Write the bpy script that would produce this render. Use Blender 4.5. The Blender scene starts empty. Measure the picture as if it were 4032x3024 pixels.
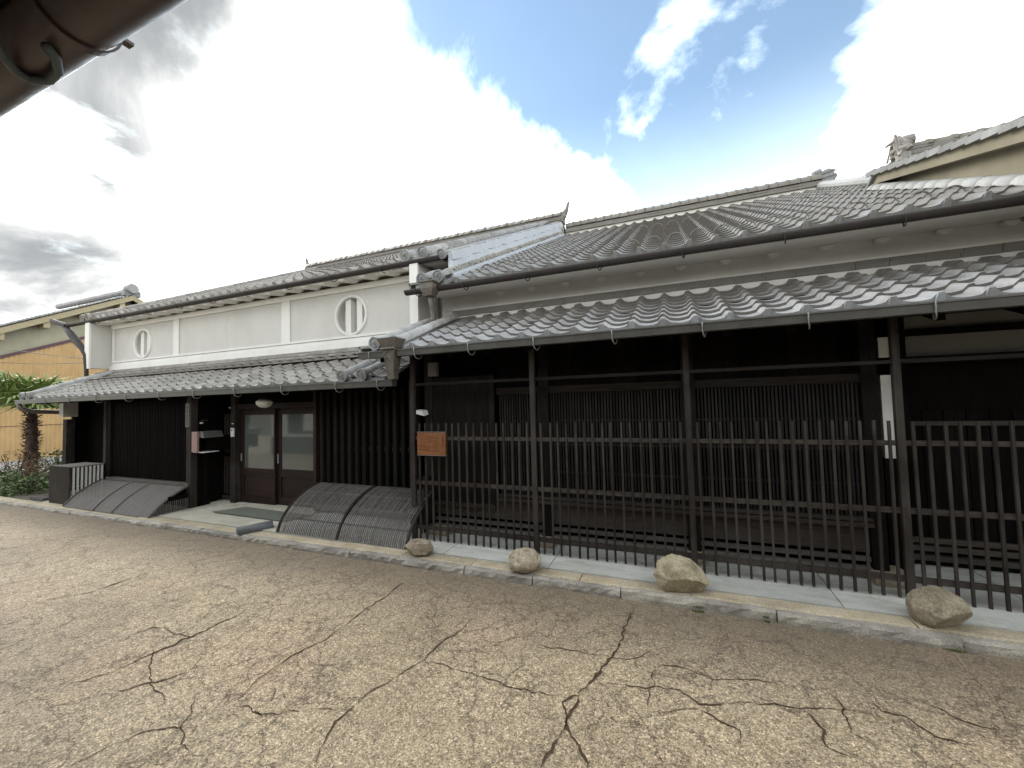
import bpy, math, random
from mathutils import Vector, Matrix, noise as mnoise
random.seed(7)
R = math.radians
S = bpy.context.scene
COL = S.collection

# ------------------------------------------------------------------ camera
CAM_H = 1.67; F_PX = 1592.0; YAW, PITCH, ROLL = R(21.9), R(2.58), R(-1.5)
cy, sy, cp, sp = math.cos(YAW), math.sin(YAW), math.cos(PITCH), math.sin(PITCH)
FWD = Vector((-sy*cp, cy*cp, sp)); RT = Vector((cy, sy, 0)); UP = RT.cross(FWD)
cr, sr = math.cos(ROLL), math.sin(ROLL)
RT, UP = cr*RT + sr*UP, -sr*RT + cr*UP
cam = bpy.data.cameras.new('camera'); camo = bpy.data.objects.new('camera', cam); COL.objects.link(camo)
cam.sensor_width = 36; cam.lens = 36*F_PX/4032; cam.clip_start = .02; cam.clip_end = 3000
M = Matrix((RT, UP, -FWD)).transposed().to_4x4(); M.translation = (0, 0, CAM_H)
camo.matrix_world = M; S.camera = camo

# ------------------------------------------------------------------ world, sun, exposure
SUN_AZ, SUN_EL = R(-74), R(30)          # azimuth from +y towards +x
sd = Vector((math.sin(SUN_AZ)*math.cos(SUN_EL), math.cos(SUN_AZ)*math.cos(SUN_EL), math.sin(SUN_EL)))
w = bpy.data.worlds.new('World'); S.world = w; w.use_nodes = True
nt = w.node_tree; N = nt.nodes; LK = nt.links; N.clear()
def nd(t, **k):
    n = N.new(t)
    for a, b in k.items(): setattr(n, a, b)
    return n
def wmath(op, a, b=None, c=None, clamp=False):
    n = nd('ShaderNodeMath', operation=op, use_clamp=clamp)
    for i, v in enumerate((a, b, c)):
        if v is None: continue
        if isinstance(v, (int, float)): n.inputs[i].default_value = v
        else: LK.new(v, n.inputs[i])
    return n.outputs[0]
out = nd('ShaderNodeOutputWorld')
sky = nd('ShaderNodeTexSky', sky_type='NISHITA', sun_disc=False); sky.sun_elevation = SUN_EL; sky.sun_rotation = SUN_AZ
sky.air_density = 1.0; sky.dust_density = .5; sky.ozone_density = 1.0
bgs = nd('ShaderNodeBackground'); bgs.inputs[1].default_value = .125; gt = nd('ShaderNodeMixRGB', blend_type='MULTIPLY'); gt.inputs[0].default_value = 1; gt.inputs[2].default_value = (.97, 1.04, 1.0, 1); LK.new(sky.outputs[0], gt.inputs[1]); LK.new(gt.outputs[0], bgs.inputs[0])
tc = nd('ShaderNodeTexCoord')
sep = nd('ShaderNodeSeparateXYZ'); LK.new(tc.outputs['Generated'], sep.inputs[0])
# project the direction on a cloud deck: clouds shrink towards the horizon
zc = wmath('MAXIMUM', wmath('ADD', sep.outputs[2], .30), .12)
comb = nd('ShaderNodeCombineXYZ')
LK.new(wmath('DIVIDE', sep.outputs[0], zc), comb.inputs[0]); LK.new(wmath('DIVIDE', sep.outputs[1], zc), comb.inputs[1])
def wnoise(scale, det, rough, dist, off):
    mp = nd('ShaderNodeMapping'); mp.inputs['Location'].default_value = off; LK.new(comb.outputs[0], mp.inputs[0])
    n = nd('ShaderNodeTexNoise'); n.inputs['Scale'].default_value = scale; n.inputs['Detail'].default_value = det
    n.inputs['Roughness'].default_value = rough; n.inputs['Distortion'].default_value = dist
    LK.new(mp.outputs[0], n.inputs['Vector']); return n.outputs['Fac']
def pxdir(px, py): return (RT*(px-2016) - UP*(py-1512) + FWD*F_PX).normalized()
def field(px, py, inner, outer):
    """1 inside `inner` degrees of a sky direction, 0 beyond `outer`."""
    d = pxdir(px, py)
    n = nd('ShaderNodeVectorMath', operation='DOT_PRODUCT'); LK.new(tc.outputs['Generated'], n.inputs[0]); n.inputs[1].default_value = d
    m = nd('ShaderNodeMapRange', interpolation_type='SMOOTHSTEP'); LK.new(n.outputs['Value'], m.inputs[0])
    m.inputs[1].default_value = math.cos(R(outer)); m.inputs[2].default_value = math.cos(R(inner))
    return m.outputs[0]
n_a = wnoise(1.3, 10, .60, .35, (3.1, 1.7, 0))
n_b0 = wnoise(1.5, 9, .58, .5, (7.4, 2.2, 0)); n_b = wmath('ADD', wmath('MULTIPLY', wmath('SUBTRACT', n_b0, .5), 1.7), .5)
# openings of blue sky: the large one over the roofs, a second one farther round
hole = wmath('ADD', wmath('MULTIPLY', field(2080, 60, 4, 17), .42), wmath('MULTIPLY', field(3200, 560, 3, 22), .20))
mass = wmath('ADD', wmath('MULTIPLY', field(1250, 550, 8, 24), .16), wmath('MULTIPLY', field(2750, 330, 2, 11), .17))
mass = wmath('ADD', mass, wmath('MULTIPLY', field(3850, 60, 2, 12), .12))
den = wmath('ADD', wmath('SUBTRACT', wmath('ADD', wmath('MULTIPLY', wmath('SUBTRACT', n_a, .5), 2.1), .5), hole), mass)
cov = nd('ShaderNodeMapRange', interpolation_type='SMOOTHSTEP'); LK.new(den, cov.inputs[0])
cov.inputs[1].default_value = .30; cov.inputs[2].default_value = .60
# grey cloud bellies
gr = wmath('ADD', wmath('MULTIPLY', field(420, 380, 15, 36), .50), n_b)
gr = wmath('SUBTRACT', gr, wmath('MULTIPLY', field(1650, 720, 10, 27), .30))
grm = nd('ShaderNodeMapRange', interpolation_type='SMOOTHSTEP'); LK.new(gr, grm.inputs[0])
grm.inputs[1].default_value = .46; grm.inputs[2].default_value = 1.22
ccol = nd('ShaderNodeMixRGB'); LK.new(grm.outputs[0], ccol.inputs[0])
ccol.inputs[1].default_value = (1.0, .99, .965, 1); ccol.inputs[2].default_value = (.15, .157, .162, 1)
vcol = nd('ShaderNodeMixRGB'); LK.new(cov.outputs[0], vcol.inputs[0]); vcol.inputs[1].default_value = (.84, .98, 1.0, 1); LK.new(ccol.outputs[0], vcol.inputs[2])
bgc = nd('ShaderNodeBackground'); bgc.inputs[1].default_value = 1.45; LK.new(vcol.outputs[0], bgc.inputs[0])
# thin bright veil that thickens towards the horizon
vl = nd('ShaderNodeMapRange', interpolation_type='SMOOTHSTEP'); LK.new(sep.outputs[2], vl.inputs[0])
vl.inputs[1].default_value = .60; vl.inputs[2].default_value = .30; vl.inputs[3].default_value = .03; vl.inputs[4].default_value = .40
veil = wmath('MULTIPLY', vl.outputs[0], wmath('ADD', .55, n_b))
covv = wmath('MAXIMUM', cov.outputs[0], veil)
mix = nd('ShaderNodeMixShader'); LK.new(covv, mix.inputs[0]); LK.new(bgs.outputs[0], mix.inputs[1]); LK.new(bgc.outputs[0], mix.inputs[2])
LK.new(mix.outputs[0], out.inputs[0])

sl = bpy.data.lights.new('sun', 'SUN'); sl.energy = 1.1; sl.angle = R(24); sl.color = (1, .95, .87)
so = bpy.data.objects.new('sun', sl); COL.objects.link(so); so.location = (0, 0, 30)
so.rotation_euler = (-sd).to_track_quat('-Z', 'Y').to_euler()
S.view_settings.view_transform = 'Standard'; S.view_settings.look = 'None'
S.view_settings.exposure = 1.1; S.view_settings.gamma = 1.0; S.view_settings.use_curve_mapping = False

# ------------------------------------------------------------------ materials
MATS = {}
def newmat(name):
    m = bpy.data.materials.new(name); m.use_nodes = True; MATS[name] = m
    t = m.node_tree; t.nodes.clear()
    o = t.nodes.new('ShaderNodeOutputMaterial'); b = t.nodes.new('ShaderNodeBsdfPrincipled')
    t.links.new(b.outputs[0], o.inputs[0]); return m, t, b
def L(t, a, b): t.links.new(a, b)
def N_(t, typ, **k):
    n = t.nodes.new(typ)
    for a, v in k.items(): setattr(n, a, v)
    return n
def coords(t, scale=(1, 1, 1), obj=True):
    c = N_(t, 'ShaderNodeTexCoord'); m = N_(t, 'ShaderNodeMapping'); m.inputs['Scale'].default_value = scale
    if obj: L(t, c.outputs['Object'], m.inputs[0])
    else:
        g = N_(t, 'ShaderNodeNewGeometry'); L(t, g.outputs['Position'], m.inputs[0])
    return m.outputs[0]
def noise(t, v, s, d=5, r=.55, dist=0):
    n = N_(t, 'ShaderNodeTexNoise'); n.inputs['Scale'].default_value = s; n.inputs['Detail'].default_value = d
    n.inputs['Roughness'].default_value = r; n.inputs['Distortion'].default_value = dist; L(t, v, n.inputs['Vector']); return n.outputs['Fac']
def ramp(t, f, stops):
    r = N_(t, 'ShaderNodeValToRGB'); e = r.color_ramp.elements
    while len(e) < len(stops): e.new(.5)
    for i, (p, c) in enumerate(stops):
        e[i].position = p; e[i].color = (c[0], c[1], c[2], 1) if isinstance(c, tuple) else (c, c, c, 1)
    L(t, f, r.inputs[0]); return r.outputs[0]
def mixc(t, f, a, b, mode='MIX'):
    n = N_(t, 'ShaderNodeMixRGB', blend_type=mode)
    for i, v in enumerate((f, a, b)):
        if isinstance(v, (int, float)): n.inputs[i].default_value = v
        elif isinstance(v, tuple): n.inputs[i].default_value = (v[0], v[1], v[2], 1)
        else: L(t, v, n.inputs[i])
    return n.outputs[0]
def mth(t, op, a, b=None, clamp=False):
    n = N_(t, 'ShaderNodeMath', operation=op, use_clamp=clamp)
    for i, v in enumerate((a, b)):
        if v is None: continue
        if isinstance(v, (int, float)): n.inputs[i].default_value = v
        else: L(t, v, n.inputs[i])
    return n.outputs[0]
def bump(t, b, hgt, strength=.3, dist=.01, prev=None):
    n = N_(t, 'ShaderNodeBump'); n.inputs['Strength'].default_value = strength; n.inputs['Distance'].default_value = dist
    L(t, hgt, n.inputs['Height'])
    if prev is not None: L(t, prev, n.inputs['Normal'])
    L(t, n.outputs[0], b.inputs['Normal']); return n.outputs[0]
def setp(b, rough=.6, spec=.4, metal=0):
    b.inputs['Roughness'].default_value = rough; b.inputs['Specular IOR Level'].default_value = spec; b.inputs['Metallic'].default_value = metal
def rnd(t):
    oi = N_(t, 'ShaderNodeObjectInfo'); g = N_(t, 'ShaderNodeNewGeometry')
    return mth(t, 'FRACT', mth(t, 'ADD', oi.outputs['Random'], g.outputs['Random Per Island']))

def mat_tile(name, dark, light, stain, y0=None, y1=None, rough=.42):
    m, t, b = newmat(name)
    p = coords(t, (1, 1, 1), False)
    r = rnd(t)
    base = ramp(t, r, [(0, dark), (.55, tuple((a+c)/2 for a, c in zip(dark, light))), (1, light)])
    n1 = noise(t, p, 7, 5, .6)
    base = mixc(t, ramp(t, n1, [(.42, 0.0), (.7, .55)]), base, stain)
    st = noise(t, coords(t, (7, .7, .7), False), 1.0, 5, .65)
    base = mixc(t, ramp(t, st, [(.45, 0.0), (.72, .45)]), base, tuple(q*.62 for q in stain))
    n2 = noise(t, p, 60, 3, .6)
    base = mixc(t, .35, base, ramp(t, n2, [(.3, .55), (.7, 1.25)]), 'MULTIPLY')
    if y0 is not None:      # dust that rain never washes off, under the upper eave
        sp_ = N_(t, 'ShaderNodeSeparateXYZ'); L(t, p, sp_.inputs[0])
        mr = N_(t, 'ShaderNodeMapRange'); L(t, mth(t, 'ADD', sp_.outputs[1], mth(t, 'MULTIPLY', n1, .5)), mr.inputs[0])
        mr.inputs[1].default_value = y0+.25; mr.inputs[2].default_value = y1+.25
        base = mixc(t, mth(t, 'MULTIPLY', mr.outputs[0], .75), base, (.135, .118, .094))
    L(t, base, b.inputs['Base Color']); setp(b, rough, .4)
    L(t, ramp(t, n1, [(.3, rough-.06), (.75, rough+.22)]), b.inputs['Roughness'])
    bump(t, b, n2, .12, .004); return m
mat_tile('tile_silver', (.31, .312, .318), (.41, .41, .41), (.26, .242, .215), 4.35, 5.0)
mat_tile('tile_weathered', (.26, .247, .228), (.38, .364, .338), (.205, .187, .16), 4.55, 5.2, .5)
mat_tile('tile_old', (.21, .19, .17), (.36, .335, .30), (.16, .138, .11), None, None, .55)
mat_tile('tile_pale', (.40, .40, .395), (.50, .50, .49), (.36, .345, .32), None, None, .5)
mat_tile('tile_grey', (.21, .21, .212), (.36, .358, .35), (.19, .176, .155), None, None, .45)

def mat_wood(name, c0, c1, rough=.6, axis='z', spec=.25, c2=None):
    m, t, b = newmat(name)
    sc = {'z': (22, 22, 1.6), 'x': (1.6, 22, 22), 'y': (22, 1.6, 22)}[axis]
    p = coords(t, sc, False)
    n = noise(t, p, 2.2, 6, .62, .4)
    big = noise(t, coords(t, (1, 1, 1), False), 1.3, 4, .6)
    col = ramp(t, n, [(.28, c0), (.72, c1)])
    r = rnd(t)
    col = mixc(t, .5, col, ramp(t, r, [(0, .45), (1, 1.55)]), 'MULTIPLY')
    if c2: col = mixc(t, ramp(t, big, [(.45, 0.0), (.7, .7)]), col, c2)
    L(t, col, b.inputs['Base Color']); setp(b, rough, spec)
    bump(t, b, n, .25, .004); return m
mat_wood('wood_black', (.004, .0033, .003), (.010, .0082, .0075), .8, 'z', .02)
mat_wood('wood_black_x', (.004, .0033, .003), (.010, .0082, .0075), .8, 'x', .02)
mat_wood('wood_soffit', (.005, .0042, .0038), (.013, .011, .010), .85, 'y', .02)
mat_wood('wood_fence', (.020, .016, .0135), (.046, .038, .033), .8, 'z', .06, (.080, .070, .064))
mat_wood('wood_fence_x', (.030, .024, .021), (.068, .058, .050), .75, 'x', .1, (.085, .075, .066))
mat_wood('wood_bar', (.009, .0075, .0065), (.022, .0185, .0165), .8, 'z', .03)
mat_wood('wood_lintel', (.012, .010, .009), (.030, .025, .022), .8, 'x', .04)
mat_wood('wood_lattice', (.016, .0145, .0135), (.034, .031, .029), .8, 'z', .03)
mat_wood('wood_grey', (.075, .067, .060), (.165, .15, .137), .75, 'x', .2)
mat_wood('wood_slat', (.085, .077, .07), (.18, .163, .15), .7, 'y', .2)
mat_wood('wood_door', (.014, .0075, .0062), (.032, .018, .0145), .6, 'x', .15)
mat_wood('wood_cream', (.30, .25, .15), (.42, .36, .24), .7, 'y')
mat_wood('wood_board', (.115, .042, .015), (.30, .118, .042), .5, 'x', .3, (.20, .115, .065))

def mat_plaster(name, c, var=.12, stain=None, grain=90):
    m, t, b = newmat(name)
    p = coords(t, (1, 1, 1), False)
    n = noise(t, p, 1.6, 6, .6); n2 = noise(t, p, grain, 3, .6)
    lo = tuple(a*(1-var) for a in c); col = ramp(t, n, [(.3, lo), (.7, c)])
    if stain:
        s = noise(t, coords(t, (2.2, 2.2, .8), False), 1.3, 7, .68)
        col = mixc(t, ramp(t, s, [(.46, 0.0), (.76, .75)]), col, stain)
    L(t, col, b.inputs['Base Color']); setp(b, .85, .2); bump(t, b, n2, .15, .004); return m
mat_plaster('plaster_white', (.73, .708, .665), .07, (.60, .575, .525))
mat_plaster('plaster_panel', (.575, .553, .512), .10, (.48, .458, .415))
mat_plaster('plaster_shaded', (.20, .192, .178), .15, (.15, .143, .13))  # darker copy of the panel plaster, shade under the eave painted in
mat_plaster('plaster_grey', (.72, .695, .64), .16, (.58, .555, .50))
mat_plaster('plaster_soffit', (.85, .825, .77), .08, (.74, .71, .65))
mat_plaster('stucco_beige', (.31, .278, .205), .2, (.22, .195, .14), 40)
mat_plaster('stucco_olive', (.42, .39, .29), .12, (.33, .30, .21), 40)
mat_plaster('mortar', (.80, .77, .70), .1)
mat_plaster('plaster_bluegrey', (.52, .55, .585), .1, (.42, .45, .48))
mat_plaster('mortar_rough', (.45, .43, .40), .35, (.22, .205, .18), 25)

def mat_simple(name, c, rough=.5, spec=.4, metal=0, var=.25, scale=6, dirt=None):
    m, t, b = newmat(name); p = coords(t, (1, 1, 1), False)
    n = noise(t, p, scale, 6, .62)
    col = ramp(t, n, [(.3, tuple(a*(1-var) for a in c)), (.7, c)])
    if dirt: col = mixc(t, ramp(t, noise(t, p, scale*2.3, 5, .65), [(.5, 0.0), (.72, .8)]), col, dirt)
    L(t, col, b.inputs['Base Color']); setp(b, rough, spec, metal)
    L(t, ramp(t, n, [(.3, rough*.8), (.7, min(1, rough*1.25))]), b.inputs['Roughness']); return m
mat_simple('tile_edge_shade', (.185, .168, .15), .8, .15, 0, .3, 30)
mat_simple('gutter_metal', (.078, .075, .066), .38, .5, 0, .2, 5, (.052, .048, .042))
mat_simple('gutter_dark', (.040, .033, .030), .6, .3, 0, .3, 4)
mat_simple('gutter_dark2', (.10, .105, .105), .5, .4, 0, .3, 20)
mat_simple('copper_dark', (.115, .095, .072), .5, .5, .15, .35, 14, (.17, .165, .14))
mat_simple('gutter_brown', (.085, .056, .052), .35, .5, 0, .35, 20, (.055, .038, .034))
mat_simple('bracket_green', (.12, .15, .155), .6, .3, 0, .3, 30)
mat_simple('zinc', (.55, .56, .56), .4, .5, .5, .2, 12)
mat_simple('hook_metal', (.26, .26, .25), .45, .5, .4, .3, 30)
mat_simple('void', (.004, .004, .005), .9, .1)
mat_simple('white_plastic', (.72, .72, .70), .35, .5, 0, .05)
mat_simple('lamp_glass', (.62, .60, .53), .25, .6, 0, .1)
mat_simple('metal_grey', (.13, .127, .12), .35, .5, .3, .15)
mat_simple('panel_pink', (.27, .165, .15), .55, .4, 0, .15, 12)
mat_simple('purple_trim', (.13, .075, .085), .6, .3)
mat_simple('ink', (.035, .015, .01), .6, .2)
mat_simple('mat_green', (.17, .18, .15), .95, .1, 0, .3, 25)
mat_simple('leaf_bush', (.13, .18, .065), .55, .35, 0, .45, 9)
mat_simple('leaf_dry', (.32, .21, .125), .7, .25, 0, .45, 12)
mat_simple('leaf_palm', (.25, .33, .10), .45, .4, 0, .4, 6)
mat_simple('palm_frond_stem', (.16, .20, .06), .5, .35)
mat_simple('needle', (.10, .14, .13), .6, .3)
mat_simple('bark', (.10, .068, .055), .9, .15, 0, .5, 25)
mat_simple('moss', (.13, .14, .035), .95, .1, 0, .4, 40)
mat_simple('stone_foot', (.34, .29, .21), .9, .2, 0, .3, 20)
mat_simple('wire', (.05, .045, .04), .6, .3)

def mat_road():
    m, t, b = newmat('asphalt')
    p = coords(t, (1, 1, 1), False)
    big = noise(t, p, .55, 5, .6); mid = noise(t, p, 3, 5, .6)
    base = ramp(t, mth(t, 'ADD', mth(t, 'MULTIPLY', big, .7), mth(t, 'MULTIPLY', mid, .3)),
                [(.36, (.285, .226, .148)), (.5, (.39, .311, .208)), (.66, (.46, .372, .252))])
    pink = noise(t, p, .9, 3, .5)
    base = mixc(t, ramp(t, pink, [(.52, 0.0), (.7, .5)]), base, (.43, .305, .205))
    # stones of the worn surface
    v = N_(t, 'ShaderNodeTexVoronoi', feature='F1'); v.inputs['Scale'].default_value = 160; L(t, p, v.inputs['Vector'])
    sc = N_(t, 'ShaderNodeSeparateColor'); L(t, v.outputs['Color'], sc.inputs[0])
    base = mixc(t, .92, base, ramp(t, sc.outputs[0], [(0, .34), (.3, .80), (.75, 1.18), (.93, 1.5), (.985, 2.1)]), 'MULTIPLY')
    v2 = N_(t, 'ShaderNodeTexVoronoi', feature='F1'); v2.inputs['Scale'].default_value = 75; L(t, p, v2.inputs['Vector'])
    sc2 = N_(t, 'ShaderNodeSeparateColor'); L(t, v2.outputs['Color'], sc2.inputs[0])
    base = mixc(t, .6, base, ramp(t, sc2.outputs[1], [(0, .55), (.5, 1.0), (1, 1.45)]), 'MULTIPLY')
    # cracks: a net of small plates inside a net of large ones, broken up
    def cracks(scale, width, wob, off):
        mp = N_(t, 'ShaderNodeMapping'); mp.inputs['Location'].default_value = off; L(t, p, mp.inputs[0])
        nz = N_(t, 'ShaderNodeTexNoise'); nz.inputs['Scale'].default_value = scale*1.6; nz.inputs['Detail'].default_value = 8; nz.inputs['Roughness'].default_value = .68; L(t, mp.outputs[0], nz.inputs['Vector'])
        ad = N_(t, 'ShaderNodeVectorMath', operation='MULTIPLY_ADD'); L(t, nz.outputs['Color'], ad.inputs[0]); ad.inputs[1].default_value = (wob,)*3; L(t, mp.outputs[0], ad.inputs[2])
        e = N_(t, 'ShaderNodeTexVoronoi', feature='DISTANCE_TO_EDGE'); e.inputs['Scale'].default_value = scale; L(t, ad.outputs[0], e.inputs['Vector'])
        wn = noise(t, p, 9, 4, .7)
        wd = mth(t, 'MULTIPLY', width, mth(t, 'ADD', .25, mth(t, 'MULTIPLY', wn, 1.6)))
        mr = N_(t, 'ShaderNodeMapRange', interpolation_type='SMOOTHSTEP'); L(t, e.outputs['Distance'], mr.inputs[0])
        mr.inputs[1].default_value = 0; L(t, wd, mr.inputs[2]); mr.inputs[3].default_value = 1; mr.inputs[4].default_value = 0
        return mr.outputs[0]
    c1 = mth(t, 'MULTIPLY', cracks(5.4, .024, .22, (1.3, 4.4, 0)), ramp(t, noise(t, p, .8, 3, .55), [(.33, .0), (.50, .85)]))
    c2 = mth(t, 'MULTIPLY', cracks(1.05, .009, .5, (6.1, 2.3, 0)), ramp(t, noise(t, p, 1.1, 3, .5), [(.40, .0), (.54, .8)]))
    c3 = mth(t, 'MULTIPLY', cracks(2.4, .015, .35, (2.7, 8.3, 0)), ramp(t, noise(t, p, .9, 3, .5), [(.36, .1), (.50, .95)]))
    cr_ = mth(t, 'MAXIMUM', mth(t, 'MAXIMUM', c1, c2), c3)
    patch = noise(t, coords(t, (.35, .8, 1), False), .9, 4, .55, .6)
    base = mixc(t, ramp(t, patch, [(.54, 0.0), (.72, .45)]), base, (.20, .166, .122))
    base = mixc(t, mth(t, 'MULTIPLY', cr_, .93), base, (.060, .040, .026))
    # darker brown strip along the kerb
    sx = N_(t, 'ShaderNodeSeparateXYZ'); L(t, p, sx.inputs[0])
    mr = N_(t, 'ShaderNodeMapRange', interpolation_type='SMOOTHSTEP'); L(t, mth(t, 'ADD', sx.outputs[1], mth(t, 'MULTIPLY', big, .9)), mr.inputs[0])
    mr.inputs[1].default_value = 2.9; mr.inputs[2].default_value = 3.95
    base = mixc(t, mth(t, 'MULTIPLY', mr.outputs[0], .68), base, (.135, .108, .08))
    L(t, base, b.inputs['Base Color']); setp(b, .78, .35)
    h_ = mth(t, 'SUBTRACT', mth(t, 'MULTIPLY', v.outputs['Distance'], .9), mth(t, 'MULTIPLY', cr_, .9))
    bump(t, b, h_, .45, .005); return m
mat_road()
def mat_stone(name, cols, grain=140, rough=.85, strength=.4, spec=.3, csc=3.5):
    m, t, b = newmat(name); p = coords(t, (1, 1, 1), False)
    n = noise(t, p, csc, 7, .66); g = noise(t, p, grain, 3, .7)
    col = ramp(t, n, [(.3, cols[0]), (.5, cols[1]), (.7, cols[2])])
    col = mixc(t, .8, col, ramp(t, g, [(.3, .55), (.7, 1.45)]), 'MULTIPLY')
    r = rnd(t); col = mixc(t, .6, col, ramp(t, r, [(0, .75), (1, 1.22)]), 'MULTIPLY')
    if name.startswith('concrete') or name.startswith('paving'):     # water marks and trodden dirt
        dn = noise(t, coords(t, (1.2, 3.5, 1), False), 2.2, 7, .7, .4)
        col = mixc(t, ramp(t, dn, [(.46, 0.0), (.70, .6)]), col, (.27, .25, .20))
    L(t, col, b.inputs['Base Color']); setp(b, rough, spec)
    n3 = noise(t, p, 22, 6, .7); bump(t, b, mth(t, 'ADD', n3, mth(t, 'MULTIPLY', g, .25)), strength, .012); return m
mat_stone('granite_kerb', ((.20, .18, .155), (.33, .305, .265), (.48, .435, .365)), 120, .85, .8)
mat_stone('paving_tan', ((.36, .29, .195), (.46, .385, .27), (.55, .475, .35)), 90, .85, .4)
mat_stone('concrete', ((.44, .44, .405), (.52, .52, .48), (.57, .567, .525)), 200, .85, .08)
mat_stone('concrete_warm', ((.42, .39, .31), (.48, .45, .37), (.53, .50, .42)), 200, .85, .08)
mat_stone('boulder_tan', ((.26, .21, .15), (.43, .36, .265), (.58, .52, .41)), 70, .85, .9, .3, 12)
mat_stone('boulder_yellow', ((.23, .19, .12), (.43, .37, .245), (.55, .49, .36)), 70, .85, .9, .3, 9)
mat_stone('boulder_brown', ((.16, .13, .09), (.29, .245, .17), (.40, .345, .255)), 70, .85, .9, .3, 9)
mat_stone('boulder_mixed', ((.115, .088, .06), (.26, .21, .15), (.42, .37, .29)), 70, .85, .9, .3, 7)
mat_stone('soil', ((.05, .042, .03), (.09, .075, .055), (.13, .11, .085)), 60)
mat_stone('gravel_pale', ((.30, .31, .30), (.40, .41, .40), (.48, .49, .48)), 30)

mat_simple('crack_silt', (.115, .074, .048), .95, .1, 0, .6, 60, (.055, .036, .024))
mat_simple('crack_sand', (.36, .29, .20), .95, .1, 0, .35, 30)
def mat_siding():
    m, t, b = newmat('siding_orange'); p = coords(t, (1, 1, 1), False)
    n = noise(t, p, 1.2, 6, .6); s = noise(t, coords(t, (7, 7, .5), False), 1.5, 5, .65)
    col = ramp(t, n, [(.3, (.46, .295, .13)), (.7, (.57, .375, .175))])
    col = mixc(t, ramp(t, s, [(.55, 0.0), (.75, .65)]), col, (.33, .21, .10))
    L(t, col, b.inputs['Base Color']); setp(b, .5, .35); return m
mat_siding()
def mat_glass():
    m, t, b = newmat('door_glass')
    b.inputs['Base Color'].default_value = (.085, .095, .088, 1); setp(b, .045, .9)
    p = coords(t, (1, 1, 1), False); bump(t, b, noise(t, p, 2.5, 2, .5), .04, .01); return m
mat_glass()
def mat_bamboo():
    m, t, b = newmat('bamboo_grey'); p = coords(t, (60, 1, 1), False)
    n = noise(t, p, 3, 4, .6); n2 = noise(t, coords(t, (3, 3, 3), False), 1, 5, .6)
    col = ramp(t, n, [(.3, (.09, .082, .074)), (.7, (.22, .20, .185))])
    col = mixc(t, ramp(t, n2, [(.4, 0.0), (.7, .6)]), col, (.17, .145, .122))
    L(t, col, b.inputs['Base Color']); setp(b, .6, .3); bump(t, b, n, .4, .006); return m
mat_bamboo()

# ------------------------------------------------------------------ geometry helpers
class MB:
    def __init__(s): s.v = []; s.f = []
    def add(s, vs, fs):
        o = len(s.v); s.v += [tuple(v) for v in vs]; s.f += [tuple(i+o for i in f) for f in fs]; return s
    def box(s, x0, x1, y0, y1, z0, z1):
        return s.add([(x0, y0, z0), (x1, y0, z0), (x1, y1, z0), (x0, y1, z0), (x0, y0, z1), (x1, y0, z1), (x1, y1, z1), (x0, y1, z1)],
                     [(0, 3, 2, 1), (4, 5, 6, 7), (0, 1, 5, 4), (1, 2, 6, 5), (2, 3, 7, 6), (3, 0, 4, 7)])
    def hexa(s, lo, hi):                 # two quads (lists of four points)
        return s.add(list(lo)+list(hi), [(0, 3, 2, 1), (4, 5, 6, 7), (0, 1, 5, 4), (1, 2, 6, 5), (2, 3, 7, 6), (3, 0, 4, 7)])
    def prism_x(s, prof, x0, x1):        # profile of (y,z) points extruded along x
        n = len(prof); vs = [(x0, y, z) for y, z in prof]+[(x1, y, z) for y, z in prof]
        fs = [tuple(range(n-1, -1, -1)), tuple(range(n, 2*n))]+[(i, (i+1) % n, (i+1) % n+n, i+n) for i in range(n)]
        return s.add(vs, [tuple(reversed(f)) for f in fs])
    def tube(s, pts, r, n=8, cap=True):
        pts = [Vector(p) for p in pts]; rs = r if isinstance(r, (list, tuple)) else [r]*len(pts)
        o = len(s.v); ref = Vector((0, 0, 1)); prev = None
        for i, p in enumerate(pts):
            d = (pts[min(i+1, len(pts)-1)]-pts[max(i-1, 0)]).normalized()
            a = prev-d*prev.dot(d) if prev is not None else (ref-d*ref.dot(d) if abs(d.z) < .9 else Vector((1, 0, 0))-d*d.x)
            a.normalize(); prev = a; bb = d.cross(a)
            for k in range(n):
                q = p+(a*math.cos(2*math.pi*k/n)+bb*math.sin(2*math.pi*k/n))*rs[i]; s.v.append(tuple(q))
        for i in range(len(pts)-1):
            for k in range(n):
                s.f.append((o+i*n+k, o+i*n+(k+1) % n, o+(i+1)*n+(k+1) % n, o+(i+1)*n+k))
        if cap:
            s.f.append(tuple(o+k for k in range(n-1, -1, -1))); e = o+(len(pts)-1)*n; s.f.append(tuple(e+k for k in range(n)))
        return s
    def mesh(s, name, mat, smooth=False):
        me = bpy.data.meshes.new(name); me.from_pydata(s.v, [], s.f); me.update()
        me.materials.append(MATS[mat])
        if smooth:
            for p in me.polygons: p.use_smooth = True
        return me
    def build(s, name, mat, parent=None, smooth=False, **tags):
        return ob(name, s.mesh(name, mat, smooth), parent, **tags)
def ob(name, data, parent=None, mat4=None, **tags):
    o = bpy.data.objects.new(name, data); COL.objects.link(o)
    if mat4 is not None: o.matrix_basis = mat4
    if parent is not None:
        o.parent = parent; o.matrix_parent_inverse = WORLD[parent.name].inverted() if parent.name in WORLD else Matrix.Identity(4)
    for k, v in tags.items(): o[k] = v
    WORLD[o.name] = o.matrix_basis.copy() if (parent is None or mat4 is None) else mat4.copy()
    return o
WORLD = {}
def thing(name, label, cat, loc=(0, 0, 0), group=None):
    o = bpy.data.objects.new(name, None); COL.objects.link(o); o.location = loc; o.empty_display_size = .2
    o['label'] = label; o['category'] = cat
    if group: o['group'] = group
    WORLD[o.name] = Matrix.Translation(loc); return o
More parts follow.
